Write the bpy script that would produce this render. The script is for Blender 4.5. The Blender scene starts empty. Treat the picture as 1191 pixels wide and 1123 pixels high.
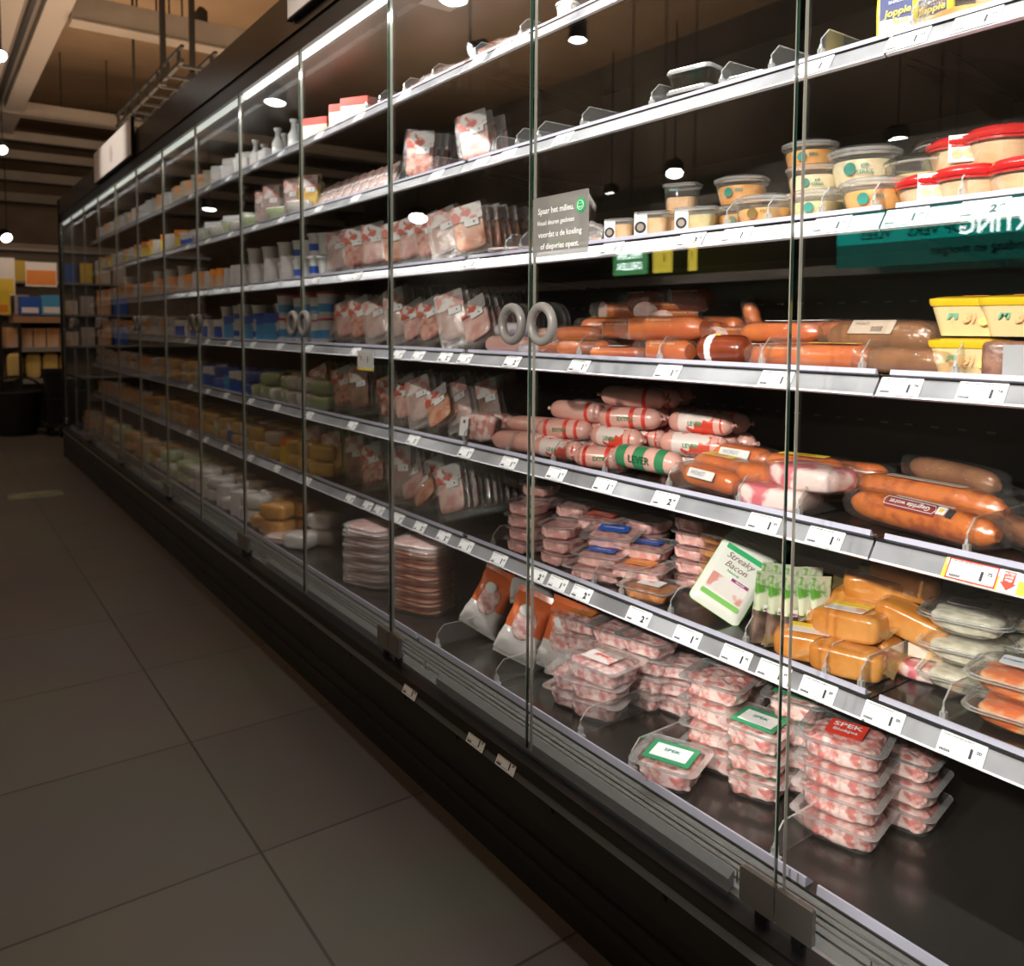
import bpy, math, random
from mathutils import Matrix, Vector, noise
R = math.radians
C = bpy.context.scene.collection
rnd = random.Random(7)

# ------------------------------------------------------------------ camera
FPX, YAW, PITCH, ROLL = 951.4, 0.62430, 0.06034, 0.005755
CX, CY = 595.5, 437.0
CAM = Vector((-1.0, 0.0, 1.16))
F_ = Vector((math.sin(YAW)*math.cos(PITCH), math.cos(YAW)*math.cos(PITCH), -math.sin(PITCH)))
R0_ = Vector((math.cos(YAW), -math.sin(YAW), 0)); U0_ = R0_.cross(F_)
R_ = R0_*math.cos(ROLL) + U0_*math.sin(ROLL); U_ = -R0_*math.sin(ROLL) + U0_*math.cos(ROLL)
cam = bpy.data.cameras.new('camera'); camo = bpy.data.objects.new('camera', cam); C.objects.link(camo)
m = Matrix((R_, U_, -F_)).transposed().to_4x4(); m.translation = CAM
camo.matrix_world = m
cam.sensor_width = 36; cam.lens = 36*FPX/1191
cam.shift_y = -(561.5-CY)/1191
cam.clip_start = 0.02
cam.dof.use_dof = True; cam.dof.focus_distance = 1.42; cam.dof.aperture_fstop = 5.6
bpy.context.scene.camera = camo

def Yp(px, X, py=420):
    "distance along the aisle of what the photo shows at column px, on the plane X"
    d = F_ + R_*((px-CX)/FPX) - U_*((py-CY)/FPX)
    return d.y/d.x*(X+1.0)

# ------------------------------------------------------------------ world, exposure, lights
sc = bpy.context.scene
sc.view_settings.view_transform = 'Standard'; sc.view_settings.look = 'None'
sc.view_settings.gamma = 1; sc.view_settings.use_curve_mapping = False
sc.view_settings.exposure = 0.22
sc.cycles.transparent_max_bounces = 40
sc.cycles.max_bounces = 8; sc.cycles.glossy_bounces = 4; sc.cycles.transmission_bounces = 8
sc.cycles.sample_clamp_indirect = 3.0
w = bpy.data.worlds.new('world'); sc.world = w; w.use_nodes = True
w.node_tree.nodes['Background'].inputs[0].default_value = (1, .8, .62, 1)
w.node_tree.nodes['Background'].inputs[1].default_value = .006

def area(name, loc, target, sx, sy, power, col=(1, .97, .93), spread=180):
    l = bpy.data.lights.new(name, 'AREA'); l.shape = 'RECTANGLE'; l.size = sx; l.size_y = sy
    l.energy = power; l.color = col; l.spread = R(spread)
    o = bpy.data.objects.new(name, l); C.objects.link(o); o.location = loc
    o.rotation_euler = (Vector(target)-Vector(loc)).to_track_quat('-Z', 'Y').to_euler()
    return o
def spot(name, loc, target, power, ang, col=(1, .93, .85), rad=.05, blend=.6):
    l = bpy.data.lights.new(name, 'SPOT'); l.energy = power; l.spot_size = R(ang); l.spot_blend = blend
    l.color = col; l.shadow_soft_size = rad
    o = bpy.data.objects.new(name, l); C.objects.link(o); o.location = loc
    o.rotation_euler = (Vector(target)-Vector(loc)).to_track_quat('-Z', 'Y').to_euler()
    return o

PITCHM = 1.22763; Y0 = 0.7063          # cabinet module length, first joint
# canopy LED power of each section: the near sections are brightly lit, the far ones dimmer
LED = {0: 12.5, 1: 11.5, 2: 8.0, 3: 2.7, 4: 1.1, 5: .8, 6: .7}
for k, p in LED.items():
    yc = Y0 + (k-.5)*PITCHM
    area('canopy_led_light', (.075, yc, 2.012), (.20, yc, 1.2), PITCHM*.96, .03, p)
# ceiling track lamps on the near sections; spots added to brighten sign and gondola
SPOTS = [((-3.8, .2, 2.9), (.40, .58, .68), 620, 23), ((-3.6, -.7, 2.9), (.4, .80, 1.06), 720, 24),
         ((-3.8, 1.9, 2.9), (.4, 1.35, 1.0), 200, 28), ((-1.9, 2.2, 3.1), (.4, 2.3, 1.45), 130, 30), ((-2.2, 5.0, 3.1), (0, 5.5, 2.2), 240, 22),
         ((-.7, 3.2, 3.3), (-2.2, 2.0, 1.45), 260, 50)]  # added so the gondola's shelf edge mirrors brightly enough in the doors
for a_ in SPOTS: spot('track_lamp_light', *a_)
# unseen warm uplights, added to brighten the ceiling and its reflection in the doors
area('ceiling_fill_light', (.6, 8.0, 2.45), (.6, 8.6, 4.3), 2.5, 4.0, 75, (1, .70, .46))
area('ceiling_fill_light', (2.6, 4.0, 2.7), (2.0, 5.0, 4.3), 2.5, 4.0, 34, (1, .68, .42))
area('ceiling_fill_light', (-3.2, 2.0, 2.6), (-3.2, 2.2, 4.4), 3.0, 3.5, 120, (1, .80, .62))
area('ceiling_fill_light', (-4.2, 7.0, 2.6), (-4.2, 7.2, 4.4), 2.5, 4.0, 90, (1, .78, .58))
area('far_aisle_light', (-.6, 9.2, 3.3), (.1, 10.6, 1.0), 1.2, .3, 9, (1, .9, .78))

# ------------------------------------------------------------------ materials
MT = {}
def mat(name, col=(.8, .8, .8), rough=.5, metal=0, spec=.5, coat=0, emit=None, es=1, noise_col=None, nscale=20, bump=0, bscale=60, nw=(.35, .65), sss=0, detail=3, coords='Object'):
    if name in MT: return MT[name]
    m = bpy.data.materials.new(name); m.use_nodes = True; nt = m.node_tree; b = nt.nodes['Principled BSDF']
    b.inputs['Base Color'].default_value = (*col, 1); b.inputs['Roughness'].default_value = rough
    b.inputs['Metallic'].default_value = metal; b.inputs['Specular IOR Level'].default_value = spec
    b.inputs['Coat Weight'].default_value = coat; b.inputs['Coat Roughness'].default_value = .12
    if sss: b.inputs['Subsurface Weight'].default_value = sss; b.inputs['Subsurface Scale'].default_value = .01
    if emit: b.inputs['Emission Color'].default_value = (*emit, 1); b.inputs['Emission Strength'].default_value = es
    if noise_col or bump:
        tc = nt.nodes.new('ShaderNodeTexCoord')
    if noise_col:
        n = nt.nodes.new('ShaderNodeTexNoise'); n.inputs['Scale'].default_value = nscale; n.inputs['Detail'].default_value = detail
        r = nt.nodes.new('ShaderNodeValToRGB'); r.color_ramp.elements[0].position = nw[0]; r.color_ramp.elements[1].position = nw[1]
        r.color_ramp.elements[0].color = (*col, 1); r.color_ramp.elements[1].color = (*noise_col, 1)
        nt.links.new(tc.outputs[coords], n.inputs['Vector']); nt.links.new(n.outputs['Fac'], r.inputs[0]); nt.links.new(r.outputs[0], b.inputs['Base Color'])
    if bump:
        n2 = nt.nodes.new('ShaderNodeTexNoise'); n2.inputs['Scale'].default_value = bscale
        bp = nt.nodes.new('ShaderNodeBump'); bp.inputs['Strength'].default_value = bump; bp.inputs['Distance'].default_value = .004
        nt.links.new(tc.outputs['Object'], n2.inputs['Vector']); nt.links.new(n2.outputs['Fac'], bp.inputs['Height']); nt.links.new(bp.outputs[0], b.inputs['Normal'])
    MT[name] = m; return m

def clear(name, tint=(1, 1, 1), base=.03, edge=.5, rough=.04, milk=0, bump=0, bscale=50, milkcol=(.9, .9, .9), power=3.0):
    "thin clear plastic or glass: see-through face on, mirror-like at a slant"
    m = bpy.data.materials.new(name); m.use_nodes = True; nt = m.node_tree; nt.nodes.clear()
    out = nt.nodes.new('ShaderNodeOutputMaterial'); mix = nt.nodes.new('ShaderNodeMixShader')
    tr = nt.nodes.new('ShaderNodeBsdfTransparent'); tr.inputs[0].default_value = (*tint, 1)
    gl = nt.nodes.new('ShaderNodeBsdfGlossy'); gl.inputs['Roughness'].default_value = rough
    gl.inputs['Color'].default_value = (1, 1, 1, 1)
    lw = nt.nodes.new('ShaderNodeLayerWeight'); lw.inputs['Blend'].default_value = .5
    pw = nt.nodes.new('ShaderNodeMath'); pw.operation = 'POWER'; pw.inputs[1].default_value = power
    ml = nt.nodes.new('ShaderNodeMath'); ml.operation = 'MULTIPLY_ADD'; ml.inputs[1].default_value = edge; ml.inputs[2].default_value = base
    nt.links.new(lw.outputs['Facing'], pw.inputs[0]); nt.links.new(pw.outputs[0], ml.inputs[0]); nt.links.new(ml.outputs[0], mix.inputs[0])
    if milk:
        d = nt.nodes.new('ShaderNodeBsdfDiffuse'); d.inputs[0].default_value = (*milkcol, 1)
        m2 = nt.nodes.new('ShaderNodeMixShader'); m2.inputs[0].default_value = milk
        nt.links.new(tr.outputs[0], m2.inputs[1]); nt.links.new(d.outputs[0], m2.inputs[2]); nt.links.new(m2.outputs[0], mix.inputs[1])
    else: nt.links.new(tr.outputs[0], mix.inputs[1])
    if bump:
        tc = nt.nodes.new('ShaderNodeTexCoord'); n2 = nt.nodes.new('ShaderNodeTexNoise'); n2.inputs['Scale'].default_value = bscale; n2.inputs['Detail'].default_value = 4
        bp = nt.nodes.new('ShaderNodeBump'); bp.inputs['Strength'].default_value = bump; bp.inputs['Distance'].default_value = .006
        nt.links.new(tc.outputs['Object'], n2.inputs['Vector']); nt.links.new(n2.outputs['Fac'], bp.inputs['Height'])
        nt.links.new(bp.outputs[0], gl.inputs['Normal'])
    nt.links.new(gl.outputs[0], mix.inputs[2]); nt.links.new(mix.outputs[0], out.inputs[0])
    MT[name] = m; return m

GLASS = clear('door_glass', (.965, .975, .97), .06, .55, .0, power=3.2)
FILM = clear('packing_film', (.98, .98, .98), .05, .40, .07, milk=.02, bump=1.0, bscale=60, power=2.2)
FILMW = clear('cloudy_film', (.95, .95, .95), .06, .35, .2, milk=.22, bump=.9, bscale=35, power=2.0, milkcol=(.86, .78, .75))
PLAST = clear('clear_plastic', (.985, .985, .98), .06, .6, .05, milk=.05, power=2.2)
RIM = clear('clear_rim', (.9, .92, .92), .18, .6, .1, milk=.35, power=1.5)
DARKPL = clear('smoky_plastic', (.55, .58, .55), .08, .6, .05, power=2.2)
NOTE = clear('notice_film', (.75, .75, .75), .03, .3, .2, milk=.50, milkcol=(.36, .35, .33))
YELF = clear('yellow_film', (.95, .85, .55), .07, .5, .15, milk=.2, milkcol=(.9, .7, .3), bump=.6)

BLACK = mat('black_enamel', (.006, .006, .006), .35)
SHELF = mat('dark_shelf_steel', (.022, .02, .018), .16, spec=.6)
BACK = mat('dark_liner', (.060, .057, .050), .35)
PERF = mat('perforation', (.20, .2, .2), .3)
GROOVE = mat('matt_black', (.004, .004, .004), .7)
RAIL = mat('grey_rail_plastic', (.15, .155, .17), .3, spec=.7, coat=.8, noise_col=(.32, .33, .36), nscale=6)
RAILE = mat('rail_lip', (.72, .72, .78), .2, coat=.5)
LIP = mat('lilac_lip', (.5, .5, .62), .18, coat=.8)
WHITE = mat('white_card', (.86, .86, .87), .45)
INK = mat('black_ink', (.015, .015, .025), .6)
GREYINK = mat('grey_ink', (.32, .32, .36), .6)
STEEL = mat('satin_steel', (.35, .34, .32), .3, metal=.9)
ALU = mat('aluminium', (.55, .54, .5), .28, metal=.8)
OLIVE = mat('olive_grille', (.05, .048, .04), .4)
SEAL = mat('black_seal', (.004, .006, .005), .5)
GEDGE = mat('green_glass_edge', (.02, .05, .035), .1, spec=.8)
GEDGE2 = mat('bright_glass_edge', (.26, .25, .21), .15, spec=.8)
RINGM = mat('grey_ring_plastic', (.20, .19, .18), .4, coat=.3)
DIFF = mat('led_diffuser', (.9, .9, .85), .5, emit=(1, .98, .92), es=2.2)
DIFF2 = mat('led_diffuser_dim', (.9, .9, .85), .5, emit=(.95, 1, .9), es=.9)
DIFF3 = mat('base_led_diffuser', (.09, .09, .09), .4, emit=(1, 1, .98), es=.012)
BUMP = mat('brown_bumper', (.02, .0165, .0135), .5)
KICK = mat('black_kickplate', (.008, .007, .006), .45)

MEAT = {}
def meat(n, a, b, sc=40, w=(.4, .6), **k):
    MEAT[n] = mat('meat_'+n, a, noise_col=b, nscale=sc, nw=w, rough=.4, coat=.35, bump=.5, bscale=80, **k); return MEAT[n]
meat('ham', (.62, .27, .24), (.78, .52, .47), 25)
meat('pale', (.76, .55, .50), (.60, .33, .30), 22)
meat('salami', (.42, .10, .07), (.68, .36, .28), 60)
meat('brown', (.20, .085, .06), (.36, .18, .12), 25)
meat('orange', (.62, .20, .09), (.78, .42, .28), 30)
meat('mince', (.60, .23, .23), (.86, .64, .61), 70, (.38, .58))
meat('spek', (.64, .20, .18), (.88, .64, .60), 55, (.42, .56))
meat('pork', (.82, .50, .46), (.66, .30, .28), 60)
meat('bacon', (.72, .16, .20), (.94, .72, .68), 16, (.46, .54))
meat('shawarma', (.62, .26, .08), (.40, .13, .04), 60)
SAUS = mat('smoked_sausage', (.66, .17, .025), .28, coat=.7, noise_col=(.34, .06, .012), nscale=34, nw=(.46, .66), bump=.4, bscale=120)
SAUSO = mat('orange_sausage', (.74, .19, .035), .25, coat=.8, noise_col=(.58, .12, .03), nscale=14, bump=.2, bscale=60)
SAUSB = mat('brown_sausage', (.38, .17, .08), .3, coat=.7, noise_col=(.24, .10, .05), nscale=24, bump=.5, bscale=40)
KRAFT = clear('kraft_film', (.96, .88, .80), .06, .45, .12, milk=.16, milkcol=(.55, .36, .22), bump=1.0, bscale=40)
SAUSD = mat('dark_sausage', (.30, .05, .015), .25, coat=.8, noise_col=(.18, .03, .01), nscale=20)
SAUSP = mat('pink_sausage', (.72, .34, .28), .3, coat=.6, noise_col=(.80, .46, .40), nscale=12, bump=.15)
LIVER = mat('liver_pink', (.66, .38, .32), .35, coat=.5)
CUT = mat('sausage_cut', (.80, .48, .42), .4, noise_col=(.9, .66, .6), nscale=80, coat=.3)
ORG = mat('orange_casing', (.55, .19, .03), .26, coat=.8, noise_col=(.68, .31, .08), nscale=14, bump=.6, bscale=30)
HUM = mat('hummus', (.85, .50, .24), .5, noise_col=(.9, .6, .36), nscale=40, bump=.5)
ORSAL = mat('orange_spread', (.80, .32, .05), .45, noise_col=(.88, .45, .12), nscale=40, bump=.5)
CREAM = mat('cream_spread', (.85, .68, .42), .5, noise_col=(.88, .76, .52), nscale=40, bump=.5)
GREENS = mat('olive_spread', (.62, .50, .22), .5, noise_col=(.72, .6, .3), nscale=60, bump=.5)
SALAD = mat('white_salad', (.90, .84, .70), .4, noise_col=(.62, .58, .44), nscale=50, coat=.4, bump=.8, bscale=50)
CARROT = mat('orange_salad', (.85, .20, .04), .35, noise_col=(.86, .50, .25), nscale=30, coat=.5, bump=.8, bscale=50, nw=(.5, .62))
EGG = mat('egg_salad', (.85, .72, .42), .45, noise_col=(.80, .62, .3), nscale=50, bump=.4)
REDLID = mat('red_lid', (.62, .02, .02), .2, coat=.8)
YLID = mat('yellow_lid', (.85, .55, .02), .25, coat=.6)
def flat(n, c, r=.45, **k): return mat(n, c, r, **k)
RED = flat('red_print', (.72, .05, .03)); GREEN = flat('green_print', (.03, .28, .12)); TEAL = flat('teal_print', (.01, .22, .17))
BLUE = flat('blue_print', (.03, .12, .55)); ORP = flat('orange_print', (.85, .27, .03)); YEL = flat('yellow_print', (.85, .62, .05))
LGREEN = flat('light_green_print', (.22, .55, .12)); PURP = flat('purple_print', (.30, .03, .18)); NAVY = flat('navy_print', (.02, .035, .15))
OWRAP = mat('orange_bag', (.78, .16, .04), .3, coat=.5, bump=.9, bscale=30)
WWRAP = mat('white_bag', (.72, .68, .66), .35, coat=.5, bump=.9, bscale=30)
GWRAP = mat('green_bag', (.10, .30, .04), .3, noise_col=(.60, .62, .46), nscale=26, nw=(.46, .54), coat=.5, bump=.8, bscale=40)
BWRAP = mat('brown_bag', (.05, .03, .025), .3, noise_col=(.34, .22, .17), nscale=22, coat=.5, bump=.8, bscale=40)
PRINT = mat('red_white_print', (.78, .74, .72), .4, noise_col=(.62, .10, .06), nscale=28, nw=(.50, .56), coat=.3)
PRINTP = mat('pink_white_print', (.80, .74, .72), .4, noise_col=(.70, .30, .26), nscale=22, nw=(.5, .58), coat=.3)
WRAPR = mat('red_banded_wrap', (.80, .66, .62), .3, noise_col=(.70, .06, .03), nscale=16, nw=(.52, .55), coat=.6)
GREY = flat('grey_print', (.4, .4, .42)); WHP = flat('white_plastic', (.78, .78, .76), .3, coat=.4)

# ------------------------------------------------------------------ mesh maker
def rr(hw, hd, r, n=4):
    r = min(r, hw, hd); pts = []
    for cx, cy, a0 in ((hw-r, hd-r, 0), (-hw+r, hd-r, 90), (-hw+r, -hd+r, 180), (hw-r, -hd+r, 270)):
        for i in range(n+1):
            a = R(a0+90*i/n); pts.append((cx+r*math.cos(a), cy+r*math.sin(a)))
    return pts
class MB:
    def __init__(s): s.v = []; s.f = []; s.m = []; s.mats = []; s.sm = []
    def mi(s, m):
        if m not in s.mats: s.mats.append(m)
        return s.mats.index(m)
    def add(s, vs, fs, m, tf=None, smooth=True):
        o = len(s.v); k = s.mi(m)
        s.v += [tuple(tf @ Vector(v)) if tf else tuple(v) for v in vs]
        for f in fs: s.f.append([i+o for i in f]); s.m.append(k); s.sm.append(smooth)
        return s
    def box(s, x0, x1, y0, y1, z0, z1, m, tf=None):
        vs = [(x, y, z) for z in (z0, z1) for x, y in ((x0, y0), (x1, y0), (x1, y1), (x0, y1))]
        return s.add(vs, [(3, 2, 1, 0), (4, 5, 6, 7), (0, 1, 5, 4), (1, 2, 6, 5), (2, 3, 7, 6), (3, 0, 4, 7)], m, tf, False)
    def stack(s, secs, m, tf=None, n=4, cap=(1, 1), smooth=True):
        vs = []; fs = []; N = 4*(n+1)
        for sec in secs:
            z, hw, hd, r = sec[:4]; ox, oy = sec[4] if len(sec) > 4 else (0, 0)
            vs += [(x+ox, y+oy, z) for x, y in rr(hw, hd, r, n)]
        for i in range(len(secs)-1):
            for j in range(N): a = i*N+j; b = i*N+(j+1) % N; fs.append((a, b, b+N, a+N))
        if cap[0]: fs.append(tuple(range(N-1, -1, -1)))
        if cap[1]: fs.append(tuple(range((len(secs)-1)*N, len(secs)*N)))
        s.add(vs, fs, m, tf, smooth)
        for q in range(sum(map(bool, cap))): s.sm[-1-q] = False
        return s
    def blob(s, hx, hy, hz, m, e=.35, nu=24, nv=12, amp=0, fr=30, seed=0, c=(0, 0, 0), tf=None, ez=None):
        ez = ez or e; vs = []; fs = []
        p = lambda a, q: math.copysign(abs(a)**q, a)
        for j in range(nv+1):
            v = -math.pi/2+math.pi*j/nv
            for i in range(nu):
                u = 2*math.pi*i/nu
                q = Vector((hx*p(math.cos(v), ez)*p(math.cos(u), e), hy*p(math.cos(v), ez)*p(math.sin(u), e), hz*p(math.sin(v), ez)))
                if amp: q += q.normalized()*amp*noise.noise(q*fr+Vector((seed*3.1, seed, 7)))*(1 if 0 < j < nv else 0)
                vs.append(q+Vector(c))
        for j in range(nv):
            for i in range(nu): a = j*nu+i; b = j*nu+(i+1) % nu; fs.append((a, b, b+nu, a+nu))
        return s.add(vs, fs, m, tf)
    def tube(s, pts, rad, m, n=12, tf=None, sq=(1, 1), cap=True):
        pts = [Vector(p) for p in pts]; vs = []; fs = []
        for i, p in enumerate(pts):
            t = (pts[min(i+1, len(pts)-1)]-pts[max(i-1, 0)]).normalized()
            up = Vector((0, 0, 1)) if abs(t.z) < .9 else Vector((1, 0, 0))
            a = t.cross(up).normalized(); b = a.cross(t); r = rad[i] if isinstance(rad, (list, tuple)) else rad
            vs += [p+a*math.cos(2*math.pi*k/n)*r*sq[0]+b*math.sin(2*math.pi*k/n)*r*sq[1] for k in range(n)]
        for i in range(len(pts)-1):
            for k in range(n): q = i*n+k; w_ = i*n+(k+1) % n; fs.append((q, q+n, w_+n, w_))
        if cap: fs.append(tuple(range(n))); fs.append(tuple(range(len(pts)*n-1, (len(pts)-1)*n-1, -1)))
        return s.add(vs, fs, m, tf)
    def torus(s, c, R0, r, m, n=28, k=12):
        vs = [(c[0]+r*math.sin(2*math.pi*j/k), c[1]+(R0+r*math.cos(2*math.pi*j/k))*math.cos(2*math.pi*i/n), c[2]+(R0+r*math.cos(2*math.pi*j/k))*math.sin(2*math.pi*i/n)) for i in range(n) for j in range(k)]
        return s.add(vs, [(i*k+j, i*k+(j+1) % k, ((i+1) % n)*k+(j+1) % k, ((i+1) % n)*k+j) for i in range(n) for j in range(k)], m)
    def prism(s, poly, a0, a1, m, axis='y', tf=None):
        n = len(poly); mk = {'y': lambda p, a: (p[0], a, p[1]), 'x': lambda p, a: (a, p[0], p[1]), 'z': lambda p, a: (p[0], p[1], a)}[axis]
        vs = [mk(p, a) for a in (a0, a1) for p in poly]
        fs = [tuple(range(n)), tuple(range(2*n-1, n-1, -1))]+[(i, i+n, (i+1) % n+n, (i+1) % n) for i in range(n)]
        return s.add(vs, fs, m, tf, False)
    def data(s, name):
        me = bpy.data.meshes.new(name); me.from_pydata(s.v, [], s.f)
        for m in s.mats: me.materials.append(m)
        me.polygons.foreach_set('material_index', s.m); me.polygons.foreach_set('use_smooth', s.sm); me.update(); me.set_sharp_from_angle(angle=R(42))
        return me
STAND = Matrix(((1, 0, 0, 0), (0, 0, -1, 0), (0, 1, 0, 0), (0, 0, 0, 1)))   # flat thing stood up, its top turned to the front (-y)
def T(x=0, y=0, z=0): return Matrix.Translation((x, y, z))
def RX(a): return Matrix.Rotation(R(a), 4, 'X')
def RY(a): return Matrix.Rotation(R(a), 4, 'Y')
def RZ(a): return Matrix.Rotation(R(a), 4, 'Z')

_txt = {}
def text_geo(s_, size, bold=0, italic=0):
    "vertices and faces of a line of lettering centred on the origin, in the xy plane, facing +z"
    key = (s_, bold, italic)
    if key not in _txt:
        cu = bpy.data.curves.new('lettering', 'FONT'); cu.body = s_; cu.size = 1; cu.align_x = 'CENTER'; cu.align_y = 'CENTER'
        cu.offset = .02*bold; cu.shear = .3*italic; cu.resolution_u = 2
        o = bpy.data.objects.new('lettering', cu); C.objects.link(o)
        me = bpy.data.meshes.new_from_object(o.evaluated_get(bpy.context.evaluated_depsgraph_get()))
        _txt[key] = ([tuple(v.co) for v in me.vertices], [tuple(p.vertices) for p in me.polygons])
        bpy.data.objects.remove(o); bpy.data.curves.remove(cu); bpy.data.meshes.remove(me)
    vs, fs = _txt[key]
    return [(x*size, y*size, z) for x, y, z in vs], fs
def put_text(mb, s_, size, m, tf, bold=0, italic=0):
    vs, fs = text_geo(s_, size, bold, italic); return mb.add(vs, fs, m, tf, False)

# ------------------------------------------------------------------ objects
def link(name, data, parent=None, label=None, cat=None, group=None, kind=None, loc=None, rot=None):
    o = bpy.data.objects.new(name, data); C.objects.link(o)
    if parent: o.parent = parent
    if label: o['label'] = label
    if cat: o['category'] = cat
    if group: o['group'] = group
    if kind: o['kind'] = kind
    if loc is not None: o.location = loc
    if rot is not None: o.rotation_euler = rot
    return o
def struct(name, mb): return link(name, mb.data(name), kind='structure')
KIND = {}
def kind(key, name, cat, parts):
    "parts: list of (part name, MB, label or None, [subparts])"
    KIND[key] = (name, cat, [(n, b.data(n), l, [(n2, b2.data(n2), l2) for n2, b2, l2 in sub]) for n, b, l, sub in parts])
used_labels = {}
def place(key, label, loc, yaw=0, lean=0, roll=0, group=None, scale=1, parts=True):
    name, cat, ps = KIND[key]
    rot = (R(-lean), R(roll), R(-90+yaw))
    hw_ = {'pack': .054, 'baco': .056, 'bag_': .060, 'snac': .020}.get(key[:4], 0) if key != 'bacon_slab' else 0
    if hw_ and abs(roll) > 1 and abs(lean) < 60: loc = (loc[0], loc[1], loc[2]+hw_*math.sin(R(abs(roll)))*math.cos(R(lean)))
    words_ = label.split()
    if len(words_) > 16: label = ' '.join(words_[:16])
    if len(ps) == 1 and not ps[0][3]:
        o = link(name, ps[0][1], None, label, cat, group, None, loc, rot)
    else:
        o = link(name, None, None, label, cat, group, None, loc, rot); o.empty_display_size = .03
        for n, d, l, sub in ps:
            c = link(n, d, o, l)
            for n2, d2, l2 in sub: link(n2, d2, c, l2)
    if scale != 1: o.scale = (scale,)*3 if not isinstance(scale, tuple) else scale
    return o

# ================================================================== SETTING
fl = MB(); fl.box(-6, 3.2, -1.5, 16, -.05, 0, None)
def floor_mat():
    m = bpy.data.materials.new('floor_tiles'); m.use_nodes = True; nt = m.node_tree; b = nt.nodes['Principled BSDF']
    tc = nt.nodes.new('ShaderNodeTexCoord'); mp = nt.nodes.new('ShaderNodeMapping'); mp.inputs['Location'].default_value = (.423+.006, .026, 0)
    br = nt.nodes.new('ShaderNodeTexBrick'); br.offset = 0; br.inputs['Scale'].default_value = 1; br.inputs['Mortar Size'].default_value = .0035
    br.inputs['Brick Width'].default_value = .9; br.inputs['Row Height'].default_value = .585; br.inputs['Mortar Smooth'].default_value = .1
    br.inputs['Color1'].default_value = (.105, .093, .08, 1); br.inputs['Color2'].default_value = (.125, .108, .093, 1); br.inputs['Mortar'].default_value = (.04, .035, .03, 1)
    n = nt.nodes.new('ShaderNodeTexNoise'); n.inputs['Scale'].default_value = 2.2
    mx = nt.nodes.new('ShaderNodeMix'); mx.data_type = 'RGBA'; mx.blend_type = 'MULTIPLY'; mx.inputs[0].default_value = .35
    nt.links.new(tc.outputs['Object'], mp.inputs[0]); nt.links.new(mp.outputs[0], br.inputs['Vector']); nt.links.new(tc.outputs['Object'], n.inputs[0])
    nt.links.new(br.outputs['Color'], mx.inputs[6]); nt.links.new(n.outputs['Color'], mx.inputs[7]); nt.links.new(mx.outputs[2], b.inputs['Base Color'])
    b.inputs['Roughness'].default_value = .42
    return m
fl = MB(); fl.box(-6, 3.2, -1.5, 16, -.05, 0, floor_mat()); struct('floor', fl)
WALLM = mat('brown_wall', (.16, .12, .085), .8, noise_col=(.22, .165, .12), nscale=2)
CEILM = mat('warm_ceiling', (.30, .20, .12), .85, noise_col=(.36, .245, .15), nscale=1.5)
DWALL = mat('dark_wall', (.22, .20, .17), .7, noise_col=(.10, .09, .08), nscale=.8)
struct('ceiling', MB().box(-6, 3.2, -1.5, 16, 4.4, 4.45, CEILM))
struct('wall_back', MB().box(-6, 3.2, 16, 16.05, 0, 4.4, WALLM))
struct('wall_right', MB().box(3.2, 3.25, -1.5, 16, 0, 4.4, WALLM))
struct('wall_left', MB().box(-6.05, -6, -1.5, 16, 0, 4.4, DWALL))
struct('wall_front', MB().box(-6, 3.2, -1.55, -1.5, 0, 4.4, DWALL))
# ------------------------------------------------------------------ ceiling services
GREYB = mat('grey_beige_beam', (.24, .205, .17), .6, noise_col=(.20, .17, .14), nscale=3)
LBEAM = mat('light_beam', (.27, .235, .21), .6)
DK = mat('dark_metal', (.012, .011, .010), .5)
def beam(n, x0, x1, y0, y1, z0, z1, m=GREYB): struct(n, MB().box(x0, x1, y0, y1, z0, z1, m))
# beam along the aisle with a dark slot under it
b = MB(); b.box(-.47, -.29, -1.4, 15.9, 3.62, 3.8, LBEAM); b.box(-.15, .03, -1.4, 15.9, 3.62, 3.8, LBEAM); b.box(-.29, -.15, -1.4, 15.9, 3.72, 3.8, LBEAM)
b.box(-.235, -.20, -1.4, 15.9, 3.66, 3.72, DK); struct('trim_1', b)
for i, (y, z, h, x0) in enumerate([(7.45, 3.58, .20, .04), (11.2, 3.6, .14, -5.9), (12.6, 3.55, .12, -5.9), (13.4, 3.45, .12, -5.9), (14.4, 3.3, .14, -5.9), (15.3, 3.1, .14, -5.9)]):
    b = MB(); b.box(x0, 3.1, y, y+.16, z, z+h, GREYB)
    b.box(x0, 3.1, y-.02, y+.18, z-.012, z, GREYB if i < 2 else DK)
    struct('trim_%d' % (i+2), b)
def rod(x, y, z0, z1, r=.008):
    o = MB().tube([(x, y, z0), (x, y, z1)], r, DK, 6); return o
for i, (px, y) in enumerate([(162, 7.5), (185, 7.5), (200, 7.5), (215, 7.5), (228, 7.5), (70, 11.2), (46, 9.2), (124, 11.2), (156, 11.2), (93, 7.5)]):
    d = F_ + R_*((px-CX)/FPX) - U_*((40-CY)/FPX); X = CAM.x+d.x/d.y*y
    link('hanging_rod', rod(X, y+.08, 3.62, 4.4).data('hanging_rod'), None,
         'thin dark threaded rod at the grey cross beams, %s' % ['left of the ladder group', 'third on the near beam', 'fourth on the near beam', 'fifth on the near beam', 'rightmost on the near beam', 'left one on the far beam', 'shortest, left of the beam', 'middle one on the far beam', 'right one on the far beam', 'beside the left junction box'][i], 'rod', 'threaded rods holding the ceiling beams')
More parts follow.
